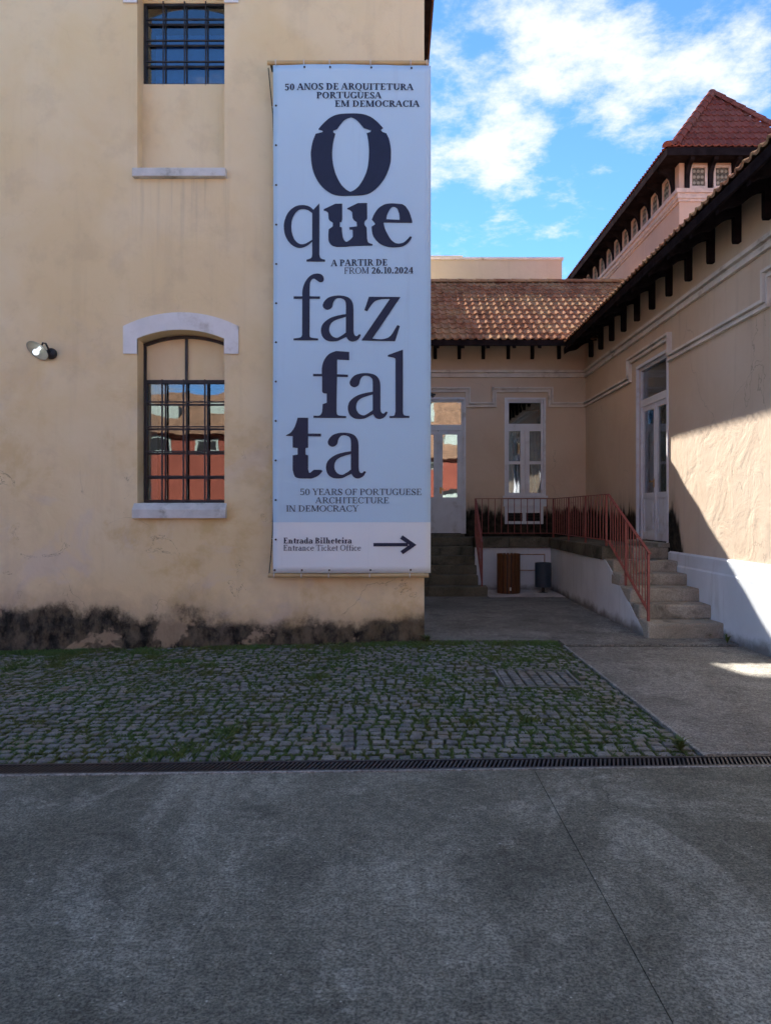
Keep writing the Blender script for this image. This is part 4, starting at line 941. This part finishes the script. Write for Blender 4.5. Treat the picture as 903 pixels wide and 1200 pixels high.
for nm, py, xa, xb in (('top_pole', 72.5, 313, 502), ('bottom_pole', 674.5, 314, 502)):
    mb = MB(); mb.smooth = False; xx0, z = bp(xa, py); xx1, _ = bp(xb, py); mb.tube([(xx0, YBN + 0.02, z), (xx1, YBN + 0.02, z)], 0.026, 12); po = mb.build(nm, M_pole, ban)
    for fx in (0.02, 0.5, 0.93):
        mb = MB(); x = xx0 + (xx1 - xx0) * fx; mb.bar((x, YBN + 0.02, z), (x, YF + 0.01, z - 0.0), 0.025, 0.025); mb.build('wall_bracket', M_iron, po)
    for px_ in ((323, 356, 386, 434, 481, 500) if py < 300 else (321, 353, 385, 433, 480)):
        x, _ = bp(px_, 0); mb = MB(); zz_ = z; mb.lathe([(0.033, -0.006), (0.033, 0.006), (0.028, 0.006), (0.028, -0.006), (0.033, -0.006)], (x, YBN + 0.015, z), (1, 0, 0), 14)
        zt = z - 0.055 if py < 300 else z + 0.055; mb.box(x - 0.004, x + 0.004, YBN - 0.016, YBN - 0.010, min(z - 0.02, zt), max(z + 0.02, zt)); mb.build('tie', M_tie, po)
ey = MB(); ey.lathe([(0.0, 0.0), (0.012, 0.0), (0.012, 0.006), (0.0, 0.006)], (0, 0, 0), (0, -1, 0), 10); eym = ey.mesh('eyelet', M_iron)
for px_, py_ in [(322.5, 124 + 46.2 * k) for k in range(12)] + [(x, 80) for x in (356, 386, 434, 481)] + [(x, 668) for x in (321, 353, 385, 433, 480)]:
    x, z = bp(px_, py_); inst('eyelet', eym, sheet, (x + 0.01, YBN + wave(x, z) - 0.0045, z))
for k in range(12):
    x, z = bp(322.5, 124 + 46.2 * k); mb = MB(); mb.tube([(x - 0.004, YBN - 0.006 + wave(x, z), z), (x - 0.05, YBN + 0.05, z + 0.01)], 0.004, 5); mb.build('tie', M_tie, ban)
(xa, za), (xb, zb), (xc, zc) = bp(314, 78), bp(316, 100), bp(319, 132)
MB().tube([(xa, YBN + 0.03, za), (xb, YBN + 0.04, zb), (xc, YBN + 0.05, zc), (xc, YF - 0.02, zc - 0.5)], 0.007, 6).build('cord', M_rope, ban)
(xa, za), (xb, zb), (xc, zc) = bp(315, 672), bp(317, 650), bp(318.5, 625)
MB().tube([(xa, YBN + 0.03, za), (xb, YBN + 0.04, zb), (xc, YBN + 0.05, zc), (xc, YF - 0.02, zc + 0.6)], 0.007, 6).build('cord', M_rope, ban)

# --- lettering: hand-drawn outlines for the display letters, stroke-built serif letters for the small lines
def smooth_path(segs, n=6):
    out = []
    for sg in segs:
        P = [Vector(p) for p in sg]
        if len(P) == 2: out += [P[0]]; continue
        for i in range(len(P) - 1):
            p0, p1, p2, p3 = P[max(i - 1, 0)], P[i], P[i + 1], P[min(i + 2, len(P) - 1)]
            for k in range(n):
                t = k / n; out.append(0.5 * ((2 * p1) + (p2 - p0) * t + (2 * p0 - 5 * p1 + 4 * p2 - p3) * t * t + (3 * p1 - p0 - 3 * p2 + p3) * t ** 3))
    return out
def parse(s):
    """'L x,y ...' straight points, 'S x,y ...' smooth run from the last point"""
    segs = []; last = None; cur = None; mode = 'L'
    for tk in s.split():
        if tk in 'LS':
            if cur and mode == 'S': segs.append(cur)
            mode = tk; cur = [last] if last else []
            continue
        p = tuple(float(v) for v in tk.split(','))
        if mode == 'L':
            if last: segs.append([last, p])
        else: cur.append(p)
        last = p
    if cur and mode == 'S': segs.append(cur)
    segs.append([last, last]) if segs[-1][-1] != segs[0][0] else None
    return smooth_path(segs)
def flat_letter(name, outers, holes, to_px, par):
    polys = [[Vector(to_px(*p)) for p in q] for q in outers + holes]; vs = []; fc_ = []
    for q in polys:
        clean = [q[0]]
        for p in q[1:]:
            if (p - clean[-1]).length > 0.02: clean.append(p)
        if (clean[-1] - clean[0]).length < 0.02: clean.pop()
        ar = sum(p.x * q2.y - q2.x * p.y for p, q2 in zip(clean, clean[1:] + clean[:1]))
        if ar < 0: clean.reverse()
        fc_.append(list(range(len(vs), len(vs) + len(clean)))); vs += clean
    r = delaunay_2d_cdt(vs, [], fc_, 0, 1e-4); V, Fc, of = r[0], r[2], r[5]; no = len(outers); mb = MB()
    for p in V: x, z = bp(p.x, p.y); mb.v.append((x, YBN + wave(x, z) - 0.007, z))
    for f, o in zip(Fc, of):
        if o and any(i < no for i in o) and not any(i >= no for i in o): mb.f.append(tuple(f))
    return mb.build(name, M_ink, par, recalc=False)
def conv(ox, oy, sc): return lambda x, y: (ox + x / sc, oy + y / sc)
TR = {
 'O': ((355, 125, 8.209), ['L 150,215 S 200,160 270,105 350,78 460,72 560,76 640,100 710,150 770,215 L 748,235 765,253 800,265 S 825,320 842,400 845,470 838,560 800,670 740,760 660,830 580,856 460,860 350,857 270,835 190,775 130,695 90,590 75,470 80,400 95,330 122,262 L 150,256 192,245 184,234 150,224'],
       ['L 460,110 S 500,125 540,160 585,215 L 655,235 648,252 612,260 S 628,340 634,450 625,570 600,660 550,750 500,800 455,822 S 410,795 360,740 315,650 288,550 280,450 290,350 312,264 L 290,250 292,235 330,220 S 370,165 410,128 460,110']),
 'q': ((325, 230, 5.4727), ['L 268,42 230,82 S 200,60 160,52 115,60 70,95 45,150 40,200 52,255 85,302 125,325 160,325 195,310 222,288 L 222,370 S 215,392 185,403 L 185,415 305,418 305,405 S 277,395 268,370'],
       ['L 222,105 S 195,85 160,78 125,90 98,130 88,180 92,230 110,275 140,300 175,300 222,275']),
 'u': ((325, 230, 5.4727), ['L 297,80 370,47 415,47 415,150 410,167 400,165 400,195 413,200 S 415,235 422,270 440,292 465,280 483,262 L 483,217 462,215 460,200 510,195 508,168 490,155 482,140 480,105 465,90 447,84 447,78 515,47 575,47 575,150 S 560,165 558,185 572,205 L 575,275 S 583,300 610,310 L 610,320 470,321 440,325 380,325 S 350,315 330,290 326,250 328,210 L 355,192 355,168 335,155 S 328,140 325,105 L 312,92 297,90'], []),
 'e': ((325, 230, 5.4727), ['L 605,155 S 620,120 650,80 690,58 740,53 800,58 L 820,70 S 845,110 863,165 L 863,177 680,175 S 690,215 715,265 740,295 770,308 810,300 850,262 L 860,265 S 855,280 830,310 795,328 740,333 690,325 645,300 612,255 603,200 L 625,186 625,178'],
       ['L 697,153 S 705,120 725,85 743,75 765,85 780,120 783,158']),
 'f': ((335, 315, 6.2276), ['L 55,198 118,198 S 120,150 140,90 180,45 225,32 262,42 276,70 268,92 245,95 225,82 205,70 188,75 175,100 172,140 172,198 L 248,200 248,218 172,217 172,480 S 180,500 235,508 L 235,522 55,522 55,508 S 105,500 118,480 L 118,217 55,217'], []),
 'z': ((335, 315, 6.2276), ['L 605,205 835,207 630,508 S 700,512 760,490 812,410 L 830,418 795,528 550,522 757,222 S 690,225 640,245 592,310 L 572,302'], []),
 'F': ((355, 405, 6.946), ['L 82,230 152,230 S 155,170 175,110 215,65 270,43 L 375,50 375,117 277,112 277,232 365,235 365,255 277,252 272,440 272,540 S 285,565 350,572 L 350,588 85,588 85,570 S 135,568 155,540 L 160,475 193,465 193,390 165,387 155,375 155,250 82,250'], []),
 'l': ((355, 405, 6.946), ['L 690,75 812,32 812,530 S 820,565 865,572 L 865,588 703,588 703,572 S 740,568 752,535 L 752,120 S 745,100 690,88'], []),
 't': ((330, 485, 8.209), ['L 45,205 S 90,180 130,120 155,38 L 255,38 255,190 378,190 378,217 255,215 255,325 230,330 230,390 255,400 255,530 S 262,560 272,568 L 310,538 380,538 393,550 S 350,595 290,622 L 180,622 S 130,605 108,540 L 108,400 155,392 155,330 108,325 108,215 45,213'], []),
}
A_out = 'L 437,330 S 437,260 428,230 400,215 365,218 345,245 335,280 305,298 275,285 270,255 300,215 350,197 410,196 460,212 487,250 493,300 L 493,450 S 498,478 515,490 535,475 L 547,482 S 525,515 490,530 460,522 440,495 S 410,510 370,527 310,527 270,500 255,450 270,400 320,360 380,340 437,330'
A_in = 'L 437,350 437,465 S 400,490 370,503 335,488 316,450 325,405 360,375 437,350'
for k_, (o_, outs, hls) in TR.items(): flat_letter('letter', [parse(s) for s in outs], [parse(s) for s in hls], conv(*o_), sheet)
for ox, oy in ((375.9, 346.3), (407.3, 437.0), (381.8, 506.9)):
    flat_letter('letter', [parse(A_out)], [parse(A_in)], lambda x, y, ox=ox, oy=oy: (ox + (x - 255) / 6.2276, oy + (y - 195) / 6.2276), sheet)
flat_letter('arrow', [[Vector(p) for p in q] for q in ([(558, 339), (750, 339), (750, 358), (558, 358)], [(720, 296), (798, 350), (722, 402), (708, 385), (758, 350), (706, 315)])], [], conv(320, 565, 4.753), sheet)

class Pen:
    def __init__(s, bold): s.T, s.t, s.p = (0.215, 0.085, []) if bold else (0.135, 0.062, [])
    def R(s, x0, y0, x1, y1): s.p.append([(x0, y0), (x1, y0), (x1, y1), (x0, y1)])
    def V(s, x, y0, y1, w=None, sf='tb', sw=0.10):
        w = w or s.T; s.R(x, y0, x + w, y1); h = s.t * 0.8
        if 'b' in sf: s.R(x - sw, y0, x + w + sw, y0 + h)
        if 't' in sf: s.R(x - sw, y1 - h, x + w + sw, y1)
        if 'l' in sf: s.R(x - sw, y1 - h, x + w * 0.5, y1)
    def H(s, x0, x1, y): s.R(x0, y, x1, y + s.t)
    def D(s, x0, y0, x1, y1, w): s.p.append([(x0, y0), (x0 + w, y0), (x1 + w, y1), (x1, y1)])
    def A(s, cx, cy, rx, ry, a0, a1, T=None, t=None, n=14):
        T = T or s.T; t = t or s.t; q = []
        for k in range(n + 1):
            a = math.radians(a0 + (a1 - a0) * k / n); q.append((math.cos(a), math.sin(a)))
        for (c0, s0), (c1, s1) in zip(q, q[1:]):
            s.p.append([(cx + rx * c0, cy + ry * s0), (cx + rx * c1, cy + ry * s1), (cx + (rx - T) * c1, cy + (ry - t) * s1), (cx + (rx - T) * c0, cy + (ry - t) * s0)])
def glyph(ch, bold):
    """polygons in cap-height units and advance width"""
    g = Pen(bold); T, t = g.T, g.t; X = 0.66
    def ret(w): return g.p, w
    if ch == ' ': return [], 0.30
    if ch == '.': g.R(0.04, 0, 0.04 + T, T); return ret(T + 0.14)
    if ch == 'A': g.D(0.0, 0, 0.34, 1, t); g.D(0.70 - T * 0.2, 0, 0.36 - T * 0.2, 1, T); g.H(0.14, 0.62, 0.32); g.H(-0.06, 0.18, 0); g.H(0.56, 0.92, 0); return ret(0.92)
    if ch == 'B': g.V(0.12, 0, 1, sf='tb'); g.A(0.36, 0.745, 0.34, 0.255, -90, 90); g.A(0.38, 0.27, 0.38, 0.27, -90, 90); g.H(0.2, 0.38, 0); g.H(0.2, 0.38, 0.48); g.H(0.2, 0.38, 1 - t); return ret(0.82)
    if ch in 'CG':
        g.A(0.46, 0.5, 0.44, 0.52, 45, 315); g.R(0.72, 0.70, 0.72 + t, 1.0)
        if ch == 'G': g.V(0.66, 0.03, 0.42, sf='t')
        else: g.R(0.74, 0.10, 0.74 + t, 0.22)
        return ret(0.92 if ch == 'G' else 0.84)
    if ch == 'D': g.V(0.12, 0, 1); g.A(0.36, 0.5, 0.52, 0.5, -90, 90); g.H(0.2, 0.37, 0); g.H(0.2, 0.37, 1 - t); return ret(0.96)
    if ch in 'EF':
        g.V(0.12, 0, 1); g.H(0.2, 0.68, 1 - t); g.R(0.68 - t, 0.76, 0.68, 1); g.H(0.2, 0.52, 0.48); g.R(0.52 - t, 0.40, 0.52, 0.62)
        if ch == 'E': g.H(0.2, 0.72, 0); g.R(0.72 - t, 0, 0.72, 0.26)
        return ret(0.80 if ch == 'E' else 0.74)
    if ch == 'H': g.V(0.12, 0, 1); g.V(0.66, 0, 1); g.H(0.2, 0.7, 0.47); return ret(0.92 + T)
    if ch == 'I': g.V(0.13, 0, 1); return ret(0.28 + T)
    if ch == 'M': g.V(0.10, 0, 1, t * 1.2); g.V(0.86, 0, 1); g.D(0.46, 0.05, 0.10, 1, T * 1.05); g.D(0.46 + T * 0.2, 0.05, 0.90, 1, t); return ret(1.0 + T)
    if ch == 'N': g.V(0.10, 0, 1, t * 1.1); g.V(0.72, 0, 1, t * 1.1); g.D(0.70 - T * 0.4, 0, 0.06, 1, T); return ret(0.94)
    if ch in 'OQ':
        g.A(0.48, 0.5, 0.46, 0.52, 0, 360, n=26)
        if ch == 'Q': g.p.append([(0.42, -0.02), (0.56, 0.02), (0.92, -0.26), (0.78, -0.26)])
        return ret(1.0)
    if ch in 'PR':
        g.V(0.12, 0, 1); g.A(0.38, 0.74, 0.36, 0.26, -90, 90); g.H(0.2, 0.39, 0.48); g.H(0.2, 0.39, 1 - t)
        if ch == 'R': g.D(0.70, 0, 0.36, 0.5, T); g.H(0.66, 0.98, 0)
        return ret(0.80 if ch == 'P' else 0.92)
    if ch == 'S': g.A(0.34, 0.745, 0.29, 0.275, 20, 235, T * 0.9); g.A(0.34, 0.255, 0.31, 0.275, -160, 55, T * 0.9); g.p.append([(0.07, 0.62), (0.25, 0.70), (0.62, 0.36), (0.42, 0.30)]); g.R(0.54, 0.72, 0.54 + t, 0.98); g.R(0.04, 0.02, 0.04 + t, 0.28); return ret(0.70)
    if ch == 'T': g.V(0.36, 0, 1, sf='b'); g.H(0.02, 0.70 + T, 1 - t); g.R(0.02, 0.74, 0.02 + t, 1); g.R(0.70 + T - t, 0.74, 0.70 + T, 1); return ret(0.74 + T)
    if ch == 'U': g.V(0.10, 0.32, 1, sf='t'); g.V(0.72, 0.32, 1, t * 1.2, sf='t'); g.A(0.10 + (0.62 + t * 1.2) / 2, 0.34, (0.62 + t * 1.2) / 2, 0.36, 180, 360); return ret(0.92)
    if ch == 'V': g.D(0.34, 0, 0.02, 1, T); g.D(0.36 + T * 0.3, 0, 0.72, 1, t); g.H(-0.05, 0.28, 1 - t); g.H(0.6, 0.86, 1 - t); return ret(0.84)
    if ch == 'Y': g.V(0.36, 0, 0.48, sf='b'); g.D(0.36, 0.44, 0.04, 1, T); g.D(0.40, 0.44, 0.74, 1, t); g.H(-0.05, 0.3, 1 - t); g.H(0.62, 0.90, 1 - t); return ret(0.86)
    if ch == '0': g.A(0.33, 0.5, 0.31, 0.51, 0, 360, n=22); return ret(0.70)
    if ch == '1': g.V(0.22, 0, 1, sf='b'); g.p.append([(0.05, 0.80), (0.05, 0.86), (0.24, 1.0), (0.24, 0.88)]); return ret(0.56)
    if ch == '2': g.A(0.32, 0.70, 0.29, 0.31, -30, 170); g.p.append([(0.04, 0.0), (0.14, 0.0), (0.60, 0.58), (0.42, 0.58), (0.04, 0.10)]); g.R(0.04, 0, 0.62, t * 1.6); g.R(0.58, 0, 0.64, 0.24); return ret(0.70)
    if ch == '4': g.V(0.40, 0, 1, sf='b'); g.H(0.02, 0.70, 0.27); g.D(0.02, 0.28, 0.42, 1, t * 1.2); return ret(0.74)
    if ch == '5': g.A(0.30, 0.32, 0.32, 0.34, -150, 130); g.R(0.10, 0.5, 0.10 + t, 1); g.R(0.10, 1 - t * 1.7, 0.58, 1); return ret(0.70)
    if ch == '6': g.A(0.34, 0.32, 0.31, 0.34, 0, 360, n=20); g.A(0.52, 0.40, 0.49, 0.62, 95, 180); return ret(0.70)
    if ch == 'a': g.V(0.40, 0, 0.46, sf=''); g.A(0.32, 0.46, 0.08 + T + 0.0, 0.22, 0, 160, T, t); g.A(0.24, 0.19, 0.24, 0.21, 60, 300); g.H(0.28, 0.44, 0.36); g.H(0.26, 0.44, 0.02); g.R(0.40, 0, 0.46 + T, t); return ret(0.56 + T * 0.6)
    if ch in 'bh':
        g.V(0.10, 0, 1.02, sf='l' if ch == 'b' else 'lb')
        if ch == 'b': g.A(0.34, 0.33, 0.28, 0.35, -120, 120)
        else: g.V(0.44, 0, 0.44, sf='b'); g.A(0.34, 0.42, 0.10 + T, 0.25, 0, 150)
        return ret(0.68 if ch == 'b' else 0.60 + T)
    if ch in 'ce':
        g.A(0.31, 0.33, 0.29, 0.35, 40, 320)
        if ch == 'e': g.H(0.08, 0.58, 0.36); g.A(0.31, 0.38, 0.28, 0.30, 0, 60, T * 0.8)
        return ret(0.62)
    if ch == 'd': g.V(0.44, 0, 1.02, sf='lb'); g.A(0.32, 0.33, 0.28, 0.35, 60, 300); return ret(0.56 + T)
    if ch == 'f': g.V(0.14, 0, 0.80, sf='b'); g.A(0.14 + 0.22, 0.78, 0.22, 0.26, 60, 180); g.H(0.02, 0.46, X - t); return ret(0.44)
    if ch == 'i': g.V(0.12, 0, X, sf='lb'); g.R(0.12, 0.82, 0.12 + T, 0.82 + T); return ret(0.24 + T)
    if ch == 'k': g.V(0.10, 0, 1.02, sf='lb'); g.D(0.22, 0.3, 0.52, X, t); g.D(0.50, 0, 0.28, 0.38, T); g.H(0.46, 0.76, 0); g.H(0.42, 0.66, X - t); return ret(0.74)
    if ch == 'l': g.V(0.12, 0, 1.02, sf='lb'); return ret(0.24 + T)
    if ch == 'n': g.V(0.10, 0, X, sf='lb'); g.V(0.44, 0, 0.44, sf='b'); g.A(0.34, 0.42, 0.10 + T, 0.25, 0, 150); return ret(0.60 + T)
    if ch == 'r': g.V(0.10, 0, X, sf='lb'); g.A(0.36, 0.44, 0.20, 0.23, 30, 150); return ret(0.52)
    if ch == 't': g.V(0.14, 0.1, 0.88, sf=''); g.H(0.02, 0.44, X - t); g.A(0.32, 0.16, 0.18, 0.17, 180, 300); return ret(0.46)
    return [], 0.4
def text_line(runs, px0, px1, top, base):
    polys = []; x = 0; sp_ = 0.02
    for txt, bold in runs:
        for ch in txt:
            p, w = glyph(ch, bold)
            polys += [[(a + x, b) for a, b in q] for q in p]; x += w + sp_
    sx_ = (px1 - px0) / (x - sp_); sy_ = base - top
    flat_letter('lettering', [[Vector((px0 + a * sx_, base - b * sy_)) for a, b in q] for q in polys], [], lambda a, b: (a, b), sheet)
text_line([('50 ANOS DE ARQUITETURA', True)], 333.5, 484.3, 98.6, 106.2)
text_line([('PORTUGUESA', True)], 370.8, 447, 108.8, 116.2)
text_line([('EM DEMOCRACIA', True)], 392.3, 491.5, 118.6, 126)
text_line([('A PARTIR DE', True)], 388, 454, 304.2, 311.8)
text_line([('FROM ', False), ('26.10.2024', True)], 403, 484, 313.6, 321)
text_line([('50 YEARS OF PORTUGUESE', False)], 351.6, 494.2, 572.7, 580.1)
text_line([('ARCHITECTURE', False)], 369.9, 456, 582.7, 589.8)
text_line([('IN DEMOCRACY', False)], 335.4, 420, 592.3, 599.4)
text_line([('Entrada Bilheteira', True)], 332.2, 412.2, 630.0, 636.8)
text_line([('Entrance Ticket Office', False)], 332.2, 423, 638.5, 645.2)

# ------------------------------------------------------------------ grass and weeds
def blades(mb, pts):
    for x, y, z, h, spread in pts:
        a = random.uniform(0, 6.283); b = random.uniform(0, 6.283); w = random.uniform(0.002, 0.0045); lean = spread * h
        dx_, dy_ = math.cos(a) * w, math.sin(a) * w; lx, ly = math.cos(b) * lean, math.sin(b) * lean
        mb.add([(x - dx_, y - dy_, z), (x + dx_, y + dy_, z), (x + lx * 0.4 + dx_ * 0.7, y + ly * 0.4 + dy_ * 0.7, z + h * 0.6), (x + lx, y + ly, z + h)], [(0, 1, 2), (0, 2, 3)])
from mathutils import noise as mnoise
pts = []; tries = 0; vis = [q for q in stones if -40 < 460 + q[0] * F / q[1] < 943]
while len(pts) < 150000 and tries < 600000:
    tries += 1
    q = random.choice(vis); hw, hd = q[3] / 2 + 0.010, q[4] / 2 + 0.010
    e_ = random.random() * 2 - 1
    if random.random() < 0.5: x, y = q[0] + e_ * hw, q[1] + random.choice((-1, 1)) * hd
    else: x, y = q[0] + random.choice((-1, 1)) * hw, q[1] + e_ * hd
    v = mnoise.noise((x * 1.15, y * 1.15, 3.0)) * 0.55 + mnoise.noise((x * 4.5, y * 4.5, 8.0)) * 0.6
    t = (y - 4.8) / 4.3
    bias = 0.16 * (1 if t > 0.72 else 0) + (0.10 if x < -0.5 else 0) + (0.35 if t > 0.94 else 0) + (0.15 if t < 0.05 else 0) + (0.06 if x > 1.0 else 0)
    w_ = v + bias
    if w_ < -0.16 + random.uniform(-0.25, 0.25): continue
    thick = w_ > 0.46
    if thick: x += random.gauss(0, 0.025); y += random.gauss(0, 0.025)
    if x > 2.02 or y > 9.135 or y < drain_y(x) + 0.105: continue
    pts.append((x, y, dip(x, y) - 0.014, random.uniform(0.014, 0.030) * (1.8 if thick else 1.0), 0.9))
mb = MB(); blades(mb, pts); tag(mb.build('grass', M_grass, recalc=False), 'short grass and moss growing between the cobbles', 'grass', kind='stuff')
def weed(x, y, z, n, h, r, label):
    t = thing('weed', label, 'weed', (x, y, z)); mb = MB()
    for k in range(n):
        a = random.uniform(0, 6.283); d = random.uniform(0.2, 1) * r; hh = h * random.uniform(0.5, 1)
        px_, py_ = math.cos(a), math.sin(a); w = 0.008
        p = [(x, y, z), (x + px_ * d * 0.4, y + py_ * d * 0.4, z + hh * 0.8), (x + px_ * d, y + py_ * d, z + hh)]
        s_ = (-py_ * w, px_ * w)
        mb.add([(p[0][0] - s_[0] * .4, p[0][1] - s_[1] * .4, z), (p[0][0] + s_[0] * .4, p[0][1] + s_[1] * .4, z), (p[1][0] + s_[0], p[1][1] + s_[1], p[1][2]), (p[1][0] - s_[0], p[1][1] - s_[1], p[1][2]), p[2]], [(0, 1, 2, 3), (3, 2, 4)])
    mb.build('leaves', M_grass, t, recalc=False)
weed(4.06, 9.0, 0.01, 22, 0.12, 0.09, 'small green weed at the foot of the white plinth')
weed(3.98, 9.33, 0.01, 26, 0.07, 0.10, 'low green weed against the lowest granite step')
weed(1.93, 4.98, 0.0, 60, 0.09, 0.12, 'leafy weed at the front right corner of the cobbles')
weed(0.42, 9.10, 0.0, 46, 0.10, 0.14, 'tuft of weeds at the corner of the ochre building')
